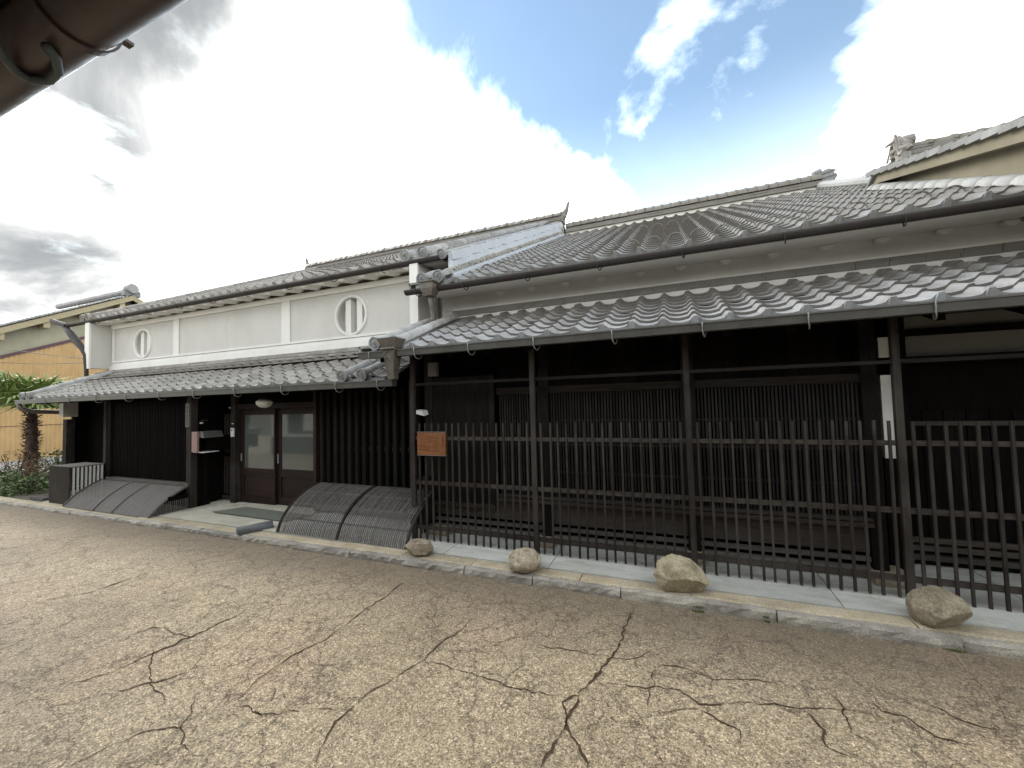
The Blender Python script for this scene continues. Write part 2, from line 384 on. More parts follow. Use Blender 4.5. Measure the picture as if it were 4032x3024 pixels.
def tag(o, label, cat, group=None):
    o['label'] = label; o['category'] = cat
    if group: o['group'] = group
    return o
def px3(px, py, y):
    d = RT*(px-2016)-UP*(py-1512)+FWD*F_PX; t_ = y/d.y; return Vector((d.x*t_, y, CAM_H+d.z*t_))
def bx(name, mat, parent, *c): return MB().box(*c).build(name, mat, parent)
T3 = Matrix.Translation

# ------------------------------------------------------------------ ground
rd = MB()
rd.add([(-60, -8, 0), (60, -8, 0), (60, 3.60, 0), (-60, 3.60, 0)], [(0, 1, 2, 3)])
rd.build('road', 'asphalt', kind='structure')
g = MB().add([(-400, -300, -.06), (400, -300, -.06), (400, 500, -.06), (-400, 500, -.06)], [(0, 1, 2, 3)])
g.build('ground', 'soil', kind='structure')
road_o = bpy.data.objects['road']
def gpt(px, py, z=0.0):
    d = RT*(px-2016)-UP*(py-1512)+FWD*F_PX; t_ = (z-CAM_H)/d.z; return Vector((d.x*t_, d.y*t_, z))
def crack(pts, w0, w1, seed, mat='crack_silt'):
    rn = random.Random(seed); P = [gpt(*p) for p in pts]; Q = []
    for a, b_ in zip(P[:-1], P[1:]):
        n = max(2, int((b_-a).length/.018))
        for i in range(n): Q.append(a+(b_-a)*i/n)
    Q.append(P[-1]); V = []; F = []; m_ = len(Q)
    for i, q in enumerate(Q):
        d = (Q[min(i+1, m_-1)]-Q[max(i-1, 0)]).normalized(); nn = Vector((-d.y, d.x, 0)); f_ = i/(m_-1)
        off = nn*(.030*mnoise.noise(Vector((q.x*5, q.y*5, seed)))+.020*mnoise.noise(Vector((q.x*15, q.y*15, seed+3)))+.008*mnoise.noise(Vector((q.x*45, q.y*45, seed+5))))
        w_ = .72*(w0+(w1-w0)*f_)*max(.2, .75+1.1*mnoise.noise(Vector((q.x*6, q.y*6, seed+9)))+rn.uniform(-.3, .35))*min(1, 6*f_+.1, 6*(1-f_)+.1)
        q = q+off; V += [q-nn*w_+Vector((0, 0, .0035)), q+nn*w_+Vector((0, 0, .0035))]
    for i in range(m_-1): F.append((2*i, 2*i+1, 2*i+3, 2*i+2))
    MB().add(V, F).build('crack', mat, road_o)
cl = lambda L_: [(x*.904, 2200+y*.904) for x, y in L_]
cr2 = lambda L_: [(2000+x*.9186, 2200+y*.9186) for x, y in L_]
CR = [(cl([(1840, 55), (1740, 120), (1540, 260), (1430, 345), (1240, 450), (1110, 530), (1050, 600), (930, 640)]), .009, .005),
 (cl([(2065, 255), (1900, 390), (1830, 450), (1740, 510), (1600, 595), (1510, 665), (1420, 790), (1390, 850), (1385, 911)]), .006, .007),
 (cl([(640, 60), (530, 100), (380, 150), (180, 185)]), .012, .010), (cl([(1080, 215), (1000, 262), (850, 335), (700, 400), (480, 500), (250, 560)]), .012, .007),
 (cl([(1510, 660), (1400, 650), (1250, 665), (1130, 675), (1010, 640)]), .005, .004), (cl([(850, 340), (760, 325), (670, 305), (560, 335), (490, 385)]), .008, .006),
 (cl([(660, 400), (655, 500), (690, 590), (705, 630)]), .006, .005), (cl([(905, 450), (830, 490), (690, 540), (400, 600)]), .008, .005), (cl([(820, 720), (700, 745), (600, 770), (420, 850), (300, 905)]), .006, .005),
 (cl([(1205, 560), (1180, 620), (1110, 660), (1145, 690)]), .004, .004), (cl([(850, 595), (845, 680), (800, 720), (790, 780), (805, 860)]), .004, .004), (cl([(1870, 450), (1980, 480), (2100, 530), (2210, 560)]), .005, .006),
 (cr2([(540, 215), (500, 290), (475, 380), (420, 455), (365, 520), (310, 590)]), .010, .016), (cr2([(310, 590), (240, 620), (245, 690), (235, 730), (205, 800), (160, 870), (150, 920)]), .014, .010),
 (cr2([(245, 690), (275, 760), (310, 820), (345, 900)]), .012, .009), (cr2([(310, 590), (275, 650), (240, 725)]), .010, .010), (cr2([(240, 610), (130, 580), (0, 555), (-150, 500)]), .007, .005),
 (cr2([(380, 540), (560, 550), (740, 560), (820, 620), (980, 620), (1150, 625), (1400, 650), (1590, 675)]), .005, .006), (cr2([(810, 640), (700, 665), (640, 660)]), .008, .005),
 (cr2([(830, 645), (900, 690), (990, 740), (1010, 820)]), .007, .005), (cr2([(640, 460), (750, 470), (880, 515), (1060, 520), (1230, 560)]), .005, .005), (cr2([(620, 460), (625, 550), (590, 640)]), .004, .004),
 (cr2([(1550, 600), (1600, 660), (1710, 690), (1830, 760), (2000, 800)]), .007, .006), (cr2([(1260, 650), (1320, 720), (1360, 800), (1480, 860)]), .007, .007), (cr2([(1380, 575), (1430, 640), (1470, 740), (1560, 800)]), .005, .005),
 (cr2([(1700, 590), (1830, 640), (1960, 700), (2200, 760)]), .006, .006), (cr2([(100, 360), (220, 385), (310, 400), (450, 420), (520, 430), (630, 400)]), .005, .004)]
for i_, (pp, wa, wb) in enumerate(CR): crack(pp, wa, wb, i_)
crack(cr2([(1880, 380), (1980, 480), (2060, 590), (2130, 670), (2210, 730)]), .010, .006, 77, 'crack_sand')
# kerb of granite blocks
kerb = MB().box(-12.9, 8, 3.585, 3.60, -.05, .02).build('kerb', 'granite_kerb', kind='structure')
def stone_block(x0, x1, y0, y1, z0, z1, seed, rough=.006, nx=6):
    rn = random.Random(seed); ny = 2; m = MB(); V = []
    prof = [(y0+.004, z0), (y0+rn.uniform(-.003, .003), z0+(z1-z0)*.55), (y0+.006, z1-.012), (y0+.022, z1), (y1-.004, z1), (y1, z1-.006), (y1, z0)]
    n = len(prof); g_ = .004
    for i in range(nx+1):
        x = x0+g_+(x1-x0-2*g_)*i/nx
        for (y, z) in prof:
            V.append((x, y+rn.uniform(-rough, rough)*(1 if z > z0 else 0), z+(rn.uniform(-rough, rough)*.5 if z > z0+.01 else 0)))
    F = []
    for i in range(nx):
        for k in range(n-1): F.append((i*n+k, (i+1)*n+k, (i+1)*n+k+1, i*n+k+1))
    F.append(tuple(range(n))); F.append(tuple(reversed(range(nx*n, nx*n+n))))
    return m.add(V, F)
x = -12.9; i = 0; rk = random.Random(3)
while x < 5:
    ln = rk.uniform(.55, .95) if x < -1 else rk.uniform(.75, 1.15)
    h_ = .05 if x < -8 else (.062 if x < -4.5 else .07)
    ob('kerb_stone', stone_block(x, x+ln, 3.535+rk.uniform(-.012, .008), 3.604, -.03, h_+rk.uniform(-.007, .005), i, .0085, 14).mesh('kerb_stone', 'granite_kerb'), kerb)
    x += ln; i += 1
pav = MB().box(-12.9, 8, 3.60, 3.75, -.05, .03).build('pavement', 'mortar_rough', kind='structure')
x = -12.9
while x < 5:
    ln = rk.uniform(.8, 1.5); h_ = .055 if x < -8 else (.068 if x < -4.5 else .078)
    ob('paving_stone', stone_block(x, x+ln, 3.606, 3.752, -.03, h_+rk.uniform(-.004, .004), i, .004, 9).mesh('paving_stone', 'paving_tan'), pav)
    x += ln; i += 1
# poured concrete apron under the eaves, cut into slabs
apron = MB().box(-10.95, 8, 3.756, 7, -.05, .05).build('pavement', 'concrete', kind='structure')
joints = [-10.95, -9.6, -7.55, -5.6, -4.85, -3.6, -2.35, -1.19, 0.0, 1.1, 2.35, 3.6, 5]
# slab joints lie where the photo shows them
for a, b_ in zip(joints[:-1], joints[1:]):
    zt = .084 if a > -5 else (.078 if a > -9 else .062)
    sk = .26 if -3 < a < 0 else 0
    s_ = MB().hexa([(a+.004, 3.76, .02), (b_-.004, 3.76, .02), (b_-.004+.0, 5.4, .02), (a+.004, 5.4, .02)],
                   [(a+.004, 3.76, zt), (b_-.004, 3.76, zt), (b_-.004, 5.4, zt+.018), (a+.004, 5.4, zt+.018)])
    s_.build('concrete_slab', 'concrete' if a > -5 else 'concrete_warm', apron)
for i, (xx, yy, sx_, sy_) in enumerate(((.10, 3.525, .045, .022), (1.60, 3.525, .06, .018), (.56, 3.53, .018, .014))):
    m = MB(); rn = random.Random(i); V = []; F = []
    for k in range(170):
        a = rn.uniform(0, 6.28); q = math.sqrt(rn.random()); px_, py_ = xx+sx_*q*math.cos(a), yy+sy_*q*math.sin(a)
        z_ = .004 if py_ < 3.53 else .03
        d = rn.uniform(0, 6.28); l_ = rn.uniform(.006, .014); hh = rn.uniform(.003, .009)
        V += [(px_-.003, py_, z_), (px_+.003, py_, z_), (px_+l_*math.cos(d), py_+l_*math.sin(d), z_+hh)]; F.append((3*k, 3*k+1, 3*k+2))
    tag(m.add(V, F).build('moss_tuft', 'moss', kind='stuff'), 'small green moss tuft growing in a kerb joint', 'moss', 'moss in the kerb joints')

# ------------------------------------------------------------------ roof tile meshes
def tile_profile(p, hump=.037, n=11):
    pts = []
    for i in range(n+1):
        u = i/n
        if u < .30: z = hump*math.sin(math.pi*u/.30)**.8
        else: q = (u-.30)/.70; z = -.020*math.sin(math.pi*q)**.85
        pts.append((u*p*1.045-.15*p, z))
    return pts
def tile_mesh(name, p, length, mat, th=.029, eave=0.0):
    """wave tile: front edge at local y=0 raised by th, tail tucked under the next course; eave>0 adds a drop face."""
    pr = tile_profile(p); n = len(pr); m = MB(); V = []; F = []
    for (x, z) in pr: V.append((x, 0, z+th))
    for (x, z) in pr: V.append((x, length, z))
    for (x, z) in pr: V.append((x, .004, z-.008-eave*(1.0 if z <= .012 else .75)))
    for (x, z) in pr: V.append((x, 0, z+th))
    for i in range(n-1):
        F.append((i, i+1, n+i+1, n+i)); F.append((2*n+i, 2*n+i+1, 3*n+i+1, 3*n+i))
    F.append((0, n, 2*n)); F.append((n-1, 2*n+n-1, 2*n-1))
    m.add(V, F)
    if eave > 0:    # squared block closing the end of the wave
        x0 = -.13*p; x1 = .13*p
        m.hexa([(x0, -.012, -.046), (x1, -.012, -.046), (x1, .03, -.046), (x0, .03, -.046)],
               [(x0+.016, -.012, .034+th), (x1-.016, -.012, .034+th), (x1-.016, .03, .034+th), (x0+.016, .03, .034+th)])
    me = m.mesh(name, mat, True); me.materials.append(MATS['tile_edge_shade'])
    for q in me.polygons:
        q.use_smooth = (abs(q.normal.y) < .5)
        if not eave and q.index % 2 == 1 and q.index < 2*(n-1): q.material_index = 1     # front edge darker: shade between the courses put into its colour
    return me
def roof_field(parent, x_first, cols, pitch, y0, z0, slope, rows, expo, mat, single_rows, skip=None, jit=1.0, seed=0, th=.029):
    rn = random.Random(seed); a = math.atan(slope); ca, sa = math.cos(a), math.sin(a)
    tm = tile_mesh('tile', pitch, expo*1.12, mat, th); em = tile_mesh('eave_tile', pitch, expo*1.12, mat, th, .045)
    J = MB()
    for r in range(rows):
        for c in range(cols):
            x = x_first+c*pitch
            if skip and skip(x, r): continue
            wob = jit*.0045*mnoise.noise(Vector((x*.8, r*.35, seed)))
            mt = T3((x+rn.uniform(-.003, .003)*jit, y0+r*expo*ca+rn.uniform(-.003, .003)*jit, z0+r*expo*sa+wob*2)) @ Matrix.Rotation(a, 4, 'X') @ Matrix.Rotation(rn.uniform(-.006, .006)*jit, 4, 'Y') @ Matrix.Rotation(rn.uniform(-.008, .008)*jit, 4, 'Z')
            me = em if r == 0 else tm
            if r < single_rows: ob('eave_tile' if r == 0 else 'tile', me, parent, mt)
            else: J.add([mt @ v.co for v in me.vertices], [tuple(q.vertices) for q in me.polygons])
    if J.v:
        o = J.build('tile_courses', mat, parent, True, kind='stuff'); o.data.materials.append(MATS['tile_edge_shade'])
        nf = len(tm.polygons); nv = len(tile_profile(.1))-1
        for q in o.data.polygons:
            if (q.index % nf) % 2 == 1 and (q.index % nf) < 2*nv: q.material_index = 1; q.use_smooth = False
def half_round(r, ln, n=8, th=.012, full=1.0):
    """cover tile: half cylinder along +y, open below"""
    m = MB(); V = []; F = []
    for (yy, rr) in ((0, r), (ln, r*.93)):
        for k in range(n+1):
            t_ = math.pi*k/n; V.append((rr*math.cos(t_), yy, rr*math.sin(t_)*full))
    for k in range(n): F.append((k, k+1, n+1+k+1, n+1+k))
    F.append(tuple(range(n, -1, -1)))
    return m.add(V, F)
def disc_end(parent, loc, r, a, mat, name='end_disc'):
    """round end tile with a raised rim and a boss pattern"""
    m = MB(); n = 20
    prof = [(0, .0), (r*.25, .0), (r*.3, -.008), (r*.62, -.004), (r*.72, .004), (r*.80, -.014), (r, -.014), (r, .05)]
    V = []; F = []
    for (rr, yy) in prof:
        for k in range(n): t_ = 2*math.pi*k/n; V.append((rr*math.cos(t_), yy, rr*math.sin(t_)))
    for i in range(len(prof)-1):
        for k in range(n): F.append((i*n+k, i*n+(k+1) % n, (i+1)*n+(k+1) % n, (i+1)*n+k))
    m.add(V, F)
    for q in range(3):      # three comma shapes
        for s_ in range(5):
            t0 = 2.09*q+s_*.33; rr = r*(.16+.075*s_); b_ = r*(.085-.012*s_)
            c_ = Vector((rr*math.cos(t0), -.008, rr*math.sin(t0)))
            m.box(c_.x-b_, c_.x+b_, -.014, 0, c_.z-b_, c_.z+b_)
    me = m.mesh(name, mat, False)
    ob(name, me, parent, T3(loc) @ Matrix.Rotation(a, 4, 'X'))
def cover_row(parent, x, y0, z0, slope, r, ln, count, mat, seed=0, name='cover_tile', disc=True):
    a = math.atan(slope); ca, sa = math.cos(a), math.sin(a); me = half_round(r, ln*1.06).mesh(name, mat, True); rn = random.Random(seed)
    for i in range(count):
        ob(name, me, parent, T3((x+rn.uniform(-.004, .004), y0+i*ln*ca, z0+i*ln*sa+rn.uniform(-.003, .003))) @ Matrix.Rotation(a, 4, 'X') @ Matrix.Rotation(rn.uniform(-.01, .01), 4, 'Z'))
    if disc: disc_end(parent, (x, y0-.01, z0+.01), r*1.12, a*.5, mat)
def ridge(parent, x0, x1, y, zb, mat, layers=4, lt=.045, cap_r=.10, piece=.22, capmat=None, wide=.17):
    """flat courses bedded on each other, topped by half-round caps with rolled joints"""
    rn = random.Random(int(x0*10)); z = zb
    body = MB().box(x0, x1, y-wide*.75, y+wide*.75, zb-.25, zb+.02).build('ridge', 'mortar', parent)
    for k in range(layers):
        wd = wide-(k*.014)+(.012 if k % 2 == 0 else 0); x = x0; J = MB()
        while x < x1-.01:
            l_ = min(rn.uniform(.26, .32), x1-x)
            dz = rn.uniform(-.003, .003); J.box(x+.002, x+l_-.002, y-wd+rn.uniform(-.005, .005), y+wd, z+dz+.004, z+lt+dz); x += l_
        J.build('ridge_course', mat, body, kind='stuff'); z += lt
    n = int((x1-x0)/piece); pc = (x1-x0)/n
    m = MB(); k = 9
    V = []; F = []
    for (xx, rr) in ((0, cap_r), (pc*.80, cap_r), (pc*.82, cap_r*1.13), (pc, cap_r*1.13)):
        for i in range(k+1):
            t_ = math.pi*i/k; V.append((xx, -min(rr*1.35, .19)*math.cos(t_), rr*math.sin(t_)**.8 if 0 < i < k else 0))
    for j in range(3):
        for i in range(k): F.append((j*(k+1)+i, (j+1)*(k+1)+i, (j+1)*(k+1)+i+1, j*(k+1)+i+1))
    F.append(tuple(range(k+1))); F.append(tuple(reversed(range(3*(k+1), 4*(k+1)))))
    me = m.add(V, F).mesh('ridge_cap', capmat or mat, True)
    for p_ in me.polygons: p_.use_smooth = len(p_.vertices) == 4
    for i in range(n):
        ob('ridge_cap', me, body, T3((x0+i*pc, y+rn.uniform(-.006, .006), z+rn.uniform(-.004, .004))) @ Matrix.Rotation(rn.uniform(-.012, .012), 4, 'Z'))
    return body, z
def gutter_box(parent, x0, x1, y_lip, z_lip, depth, hgt, mat, name='gutter'):
    """open box gutter: lip bead, sloping front, end caps"""
    t_ = .004; prof = [(y_lip-.006, z_lip), (y_lip-.006, z_lip-.012), (y_lip+.004, z_lip-.014), (y_lip+.012, z_lip-hgt), (y_lip+depth-.01, z_lip-hgt), (y_lip+depth, z_lip-.005), (y_lip+depth-t_, z_lip-.005), (y_lip+depth-.014, z_lip-hgt+t_), (y_lip+.016, z_lip-hgt+t_), (y_lip+.009, z_lip-.01), (y_lip+.004, z_lip)]
    m = MB(); n = len(prof); vs = [(x0, y, z) for y, z in prof]+[(x1, y, z) for y, z in prof]
    m.add(vs, [(i, i+n, (i+1) % n+n, (i+1) % n) for i in range(n)])
    for xx in (x0, x1-.003):
        m.hexa([(xx, y_lip-.004, z_lip+.001), (xx, y_lip+.012, z_lip-hgt-.001), (xx, y_lip+depth-.008, z_lip-hgt-.001), (xx, y_lip+depth+.001, z_lip)],
               [(xx+.003, y_lip-.004, z_lip+.001), (xx+.003, y_lip+.012, z_lip-hgt-.001), (xx+.003, y_lip+depth-.008, z_lip-hgt-.001), (xx+.003, y_lip+depth+.001, z_lip)])
    return m.build(name, mat, parent)
def gutter_round(parent, x0, x1, yc, zc, r, mat, name='gutter', a0=0, a1=180, th=.004, n=12):
    m = MB(); V = []; F = []
    for xx in (x0, x1):
        for rr in (r, r-th):
            for i in range(n+1):
                t_ = R(a0+(a1-a0)*i/n); V.append((xx, yc-rr*math.cos(t_), zc-rr*math.sin(t_)))
    k = n+1
    for i in range(n):
        F.append((i, i+1, 2*k+i+1, 2*k+i)); F.append((k+i, 3*k+i, 3*k+i+1, k+i+1))
    F.append((0, 2*k, 3*k, k)); F.append((n, k+n, 3*k+n, 2*k+n))
    return m.add(V, F).build(name, mat, parent, True)
def hook(parent, x, y, z, dy, dz, mat='hook_metal', r=.0055):
    """strap from the gutter lip that loops under the gutter"""
    pts = [(x, y-.006, z), (x, y-.004, z-dz*.5)]
    for i in range(9):
        t_ = math.pi*i/8; pts.append((x+.004*i, y+dy*.5-dy*.5*math.cos(t_), z-dz-.045*math.sin(t_)))
    pts.append((x+.03, y+dy, z-.02))
    MB().tube(pts, r, 6).build('gutter_hook', mat, parent, True)

# ================================================================== RIGHT TOWNHOUSE
RH = thing('townhouse', 'long dark timber townhouse with grey tiled pent roof, fine lattice front and boulders before it', 'house', (0, 5, 0))
XL, XR = -3.30, 7.0
# ---- lower pent roof
PY0, PZ0, PS = 3.795, 2.315, .40
a1 = math.atan(PS)
def pz(y): return PZ0+PS*(y-PY0)
deck = MB().hexa([(XL-.1, 3.83, pz(3.83)-.085), (XR, 3.83, pz(3.83)-.085), (XR, 5.44, pz(5.44)-.085), (XL-.1, 5.44, pz(5.44)-.085)],
                 [(XL-.1, 3.83, pz(3.83)-.062), (XR, 3.83, pz(3.83)-.062), (XR, 5.44, pz(5.44)-.062), (XL-.1, 5.44, pz(5.44)-.062)])
low = deck.build('lower_roof', 'wood_soffit', RH)
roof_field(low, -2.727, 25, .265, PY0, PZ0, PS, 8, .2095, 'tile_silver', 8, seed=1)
# rafters seen from below
rm = MB().hexa([(-.03, 3.86, pz(3.86)-.16), (.03, 3.86, pz(3.86)-.16), (.03, 5.42, pz(5.42)-.16), (-.03, 5.42, pz(5.42)-.16)],
               [(-.03, 3.86, pz(3.86)-.086), (.03, 3.86, pz(3.86)-.086), (.03, 5.42, pz(5.42)-.086), (-.03, 5.42, pz(5.42)-.086)]).mesh('rafter', 'wood_soffit')
for i in range(23): ob('rafter', rm, low, T3((-3.2+i*.455, 0, 0)))
# verge at the left end: two rows of cover tiles and stepped edge tiles
cover_row(low, -2.935, 3.76, 2.375, PS, .072, .26, 6, 'tile_silver', 3)
cover_row(low, -3.215, 3.76, 2.385, PS, .072, .26, 5, 'tile_silver', 4)
em_ = MB().box(0, .26, 0, .24, -.03, .0).box(-.004, .022, 0, .24, -.085, .0)
eme = em_.mesh('verge_tile', 'tile_silver')
for i in range(7):
    ob('verge_tile', eme, low, T3((-3.475, 3.77+i*.2095*math.cos(a1), 2.375+i*.2095*math.sin(a1)+.004)) @ Matrix.Rotation(a1-.10, 4, 'X'))
fl_ = MB().box(-3.14, -3.02, 3.8, 4.9, 0, .02)
bed = MB().hexa([(-3.30, 3.80, pz(3.80)-.035), (-2.80, 3.80, pz(3.80)-.035), (-2.80, 5.35, pz(5.35)-.035), (-3.30, 5.35, pz(5.35)-.035)],
                [(-3.30, 3.80, pz(3.80)+.03), (-2.80, 3.80, pz(3.80)+.03), (-2.80, 5.35, pz(5.35)+.03), (-3.30, 5.35, pz(5.35)+.03)])
bed.build('verge_bed', 'tile_silver', low)
# flashing courses where the pent roof meets the wall
rn = random.Random(5)
for k, (z_, d_) in enumerate(((2.985, .125), (3.035, .10))):
    J = MB(); x = -3.1
    while x < 6:
        l_ = rn.uniform(.27, .31); J.box(x+.002, x+l_-.002, 5.445-d_+rn.uniform(-.004, .004), 5.46, z_+rn.uniform(-.002, .002), z_+.045); x += l_
    J.build('flashing_course', 'tile_weathered', low, kind='stuff')
mo = MB(); x = -2.727+.09
while x < 3.7: mo.add([(x+.0, 5.335, 2.95), (x+.045, 5.335, 2.925), (x+.09, 5.335, 2.915), (x+.135, 5.335, 2.925), (x+.17, 5.335, 2.95), (x+.17, 5.335, 2.987), (x, 5.335, 2.987)], [(0, 1, 2, 3, 4, 5, 6)]); x += .265
mo.build('mortar_fillet', 'mortar', low, kind='stuff')
MB().box(-3.1, 6, 5.34, 5.46, 2.80, 2.985).build('mortar_bed', 'mortar', low)
# gutter, collector and hooks
gut = gutter_box(RH, -2.86, 5.0, 3.68, 2.293, .10, .075, 'gutter_metal')
gs = gutter_box(RH, -3.40, -3.03, 3.68, 2.293, .10, .075, 'gutter_metal', 'gutter_stub')
for x in (-2.62, -1.96, -1.247, -.502, .233, .965, 1.70, 2.42): hook(gut, x, 3.68, 2.293, .10, .075)
for x in (-3.24,): hook(gs, x, 3.68, 2.293, .10, .075)
# decorated copper collector that leads the water to the lower gutter
col_ = thing('rain_collector', 'ornate copper rainwater collector with tapering embossed drop below the pent roof corner', 'drain', (-2.95, 3.7, 1.97))
yc0, yc1 = 3.655, 3.80
def frus(xa, xb, za, xa2, xb2, zb_, ya, yb, ya2, yb2): return MB().hexa([(xa, ya, za), (xb, ya, za), (xb, yb, za), (xa, yb, za)], [(xa2, ya2, zb_), (xb2, ya2, zb_), (xb2, yb2, zb_), (xa2, yb2, zb_)])
frus(-3.035, -2.865, 2.315, -3.085, -2.835, 2.425, yc0, yc1, yc0-.03, yc1+.03).build('hopper', 'copper_dark', col_)
MB().tube([(-3.05, 3.645, 2.305), (-2.85, 3.645, 2.305)], .014, 8).build('collar', 'copper_dark', col_)
dr = frus(-2.985, -2.905, 1.965, -3.03, -2.868, 2.31, 3.69, 3.77, yc0+.003, yc1-.003).build('drop', 'copper_dark', col_)
em = MB()
for i in range(7):
    f_ = i/6; z_ = 2.24-.22*f_; hw = .062-.024*f_; yf = yc0+.003+.035*(2.31-z_)/.345
    for s_ in (-1, 1): em.box(-2.948+s_*hw-.005, -2.948+s_*hw+.005, yf-.009, yf, z_-.006, z_+.006)
for i in range(9):
    t_ = math.pi*i/8; z_ = 2.245+.035*math.sin(t_); yf = yc0+.003+.035*(2.31-z_)/.345
    em.box(-2.948-.055*math.cos(t_)-.007, -2.948-.055*math.cos(t_)+.007, yf-.009, yf, z_-.007, z_+.007)
    z_ = 2.195+.02*math.sin(t_*3); yf = yc0+.003+.035*(2.31-z_)/.345
    em.box(-2.948-.05*math.cos(t_)-.006, -2.948-.05*math.cos(t_)+.006, yf-.008, yf, z_-.006, z_+.006)
for s_ in (-1, 1):
    for i in range(4): em.box(-2.948+s_*.006*i-.004, -2.948+s_*.006*i+.004, 3.683, 3.69+.006, 2.015+.006*i-.004, 2.015+.006*i+.004)
em.build('relief', 'copper_dark', dr)

# ---- upper wall between the two roofs
uw = MB().box(-3.35, XR, 5.46, 5.62, 2.7, 3.40).build('upper_wall', 'plaster_grey', RH)
MB().box(-3.1, XR, 5.385, 5.459, 3.086, 3.116).build('moulding', 'mortar', RH)
MB().box(-3.3, XR, 5.447, 5.459, 3.121, 3.172).build('plaster_step', 'plaster_grey', RH)
MB().hexa([(-3.3, 4.80, 3.235), (XR, 4.80, 3.235), (XR, 5.47, 3.325), (-3.3, 5.47, 3.325)], [(-3.3, 4.80, 3.30), (XR, 4.80, 3.30), (XR, 5.47, 3.40), (-3.3, 5.47, 3.40)]).build('plaster_soffit', 'plaster_soffit', RH)
m = MB(); n = 10; V = []; F = []
for yy, rr in ((5.39, .060), (5.459, .060)):
    for k in range(n+1): t_ = math.pi*k/n; V.append((-rr*math.cos(t_), yy, 3.31-rr*math.sin(t_)*.95))
for k in range(n): F.append((k, n+1+k, n+2+k, k+1))
F.append(tuple(range(n+1)))
cme = m.add(V, F).mesh('beam_end', 'mortar', True)
for p_ in cme.polygons: p_.use_smooth = len(p_.vertices) == 4
for i in range(12): ob('beam_end', cme, RH, T3((-2.335+i*.4945, 0, 0)))
# ---- upper roof
UY0, UZ0, US = 4.78, 3.345, .4715
a2 = math.atan(US)
def uz(y): return UZ0+US*(y-UY0)
upd = MB().hexa([(-3.3, 4.82, uz(4.82)-.09), (3.5, 4.82, uz(4.82)-.09), (3.5, 11.8, uz(11.8)-.09), (-3.3, 11.8, uz(11.8)-.09)],
                [(-3.3, 4.82, uz(4.82)-.062), (3.5, 4.82, uz(4.82)-.062), (3.5, 11.8, uz(11.8)-.062), (-3.3, 11.8, uz(11.8)-.062)])
up = upd.build('upper_roof', 'wood_soffit', RH)
MB().hexa([(-3.3, 11.8, uz(11.8)-.09), (3.5, 11.8, uz(11.8)-.09), (3.5, 18, 3.8), (-3.3, 18, 3.8)], [(-3.3, 11.8, uz(11.8)), (3.5, 11.8, uz(11.8)), (3.5, 18, 3.9), (-3.3, 18, 3.9)]).build('rear_slope', 'tile_old', up)
roof_field(up, -2.70, 24, .265, UY0, UZ0, US, 33, .2315, 'tile_silver', 4, seed=2, jit=.8, th=.021)
cover_row(up, -2.955, 4.73, 3.415, US, .075, .25, 3, 'tile_grey', 9)
cover_row(up, -3.215, 4.73, 3.415, US, .075, .25, 2, 'tile_grey', 10)
for i in range(2): ob('verge_tile', eme, up, T3((-3.46, 4.75+i*.21*math.cos(a2), 3.40+i*.21*math.sin(a2))) @ Matrix.Rotation(a2-.1, 4, 'X'))
MB().hexa([(-3.36, 4.78, uz(4.78)-.03), (-2.86, 4.78, uz(4.78)-.03), (-2.86, 5.6, uz(5.6)-.03), (-3.36, 5.6, uz(5.6)-.03)], [(-3.36, 4.78, uz(4.78)+.03), (-2.86, 4.78, uz(4.78)+.03), (-2.86, 5.6, uz(5.6)+.03), (-3.36, 5.6, uz(5.6)+.03)]).build('verge_bed', 'tile_grey', up)
# snow-stop loops standing on every tile of two courses
pts = [(.085+.095*math.cos(math.pi*(1-i/10)), 0, .012+.085*math.sin(math.pi*i/10)) for i in range(11)]
sg = MB()
for i in range(10):
    (xa, _, za), (xb, _, zb_) = pts[i], pts[i+1]
    sg.hexa([(xa, -.013, za), (xa, .013, za), (xb, .013, zb_), (xb, -.013, zb_)], [(xa*.93+.006, -.013, za*.90), (xa*.93+.006, .013, za*.90), (xb*.93+.006, .013, zb_*.90), (xb*.93+.006, -.013, zb_*.90)])
sme = sg.mesh('snow_stop', 'tile_silver')
for row in (3, 16):
    for c in range(22):
        ob('snow_stop', sme, up, T3((-2.70+.265*c+.05, UY0+(row+.35)*.2315*math.cos(a2), UZ0+(row+.35)*.2315*math.sin(a2))) @ Matrix.Rotation(a2*.15, 4, 'X'))
rb, rz = ridge(up, -2.82, 3.50, 11.8, uz(11.8)+.02, 'tile_weathered', 4, .040, .175, .222, None, .19)
og = MB()
V = []
for yy in (-.05, .05):
    for (dx, dz) in ((0, -.05), (.22, -.06), (.30, .03), (.24, .10), (.33, .16), (.24, .24), (.30, .30), (.16, .36), (.06, .34), (0, .30)): V.append((3.48+dx, 11.8+yy*3.2, uz(11.8)+.05+dz))
k = 10; og.add(V, [tuple(range(k)), tuple(reversed(range(k, 2*k)))]+[(i, i+k, (i+1) % k+k, (i+1) % k) for i in range(k)])
og.tube([(3.36, 11.8, uz(11.8)+.37), (3.52, 11.8, uz(11.8)+.42)], [.085, .095], 12)
for dz, dx in ((.02, .1), (.16, .16), (.27, .12)): og.tube([(3.5, 11.66, uz(11.8)+.05+dz), (3.5+dx+.08, 11.66, uz(11.8)+.05+dz+.03), (3.5+dx+.12, 11.66, uz(11.8)+.10+dz)], [.05, .04, .02], 8)
og.build('ridge_end_tile', 'tile_grey', rb)
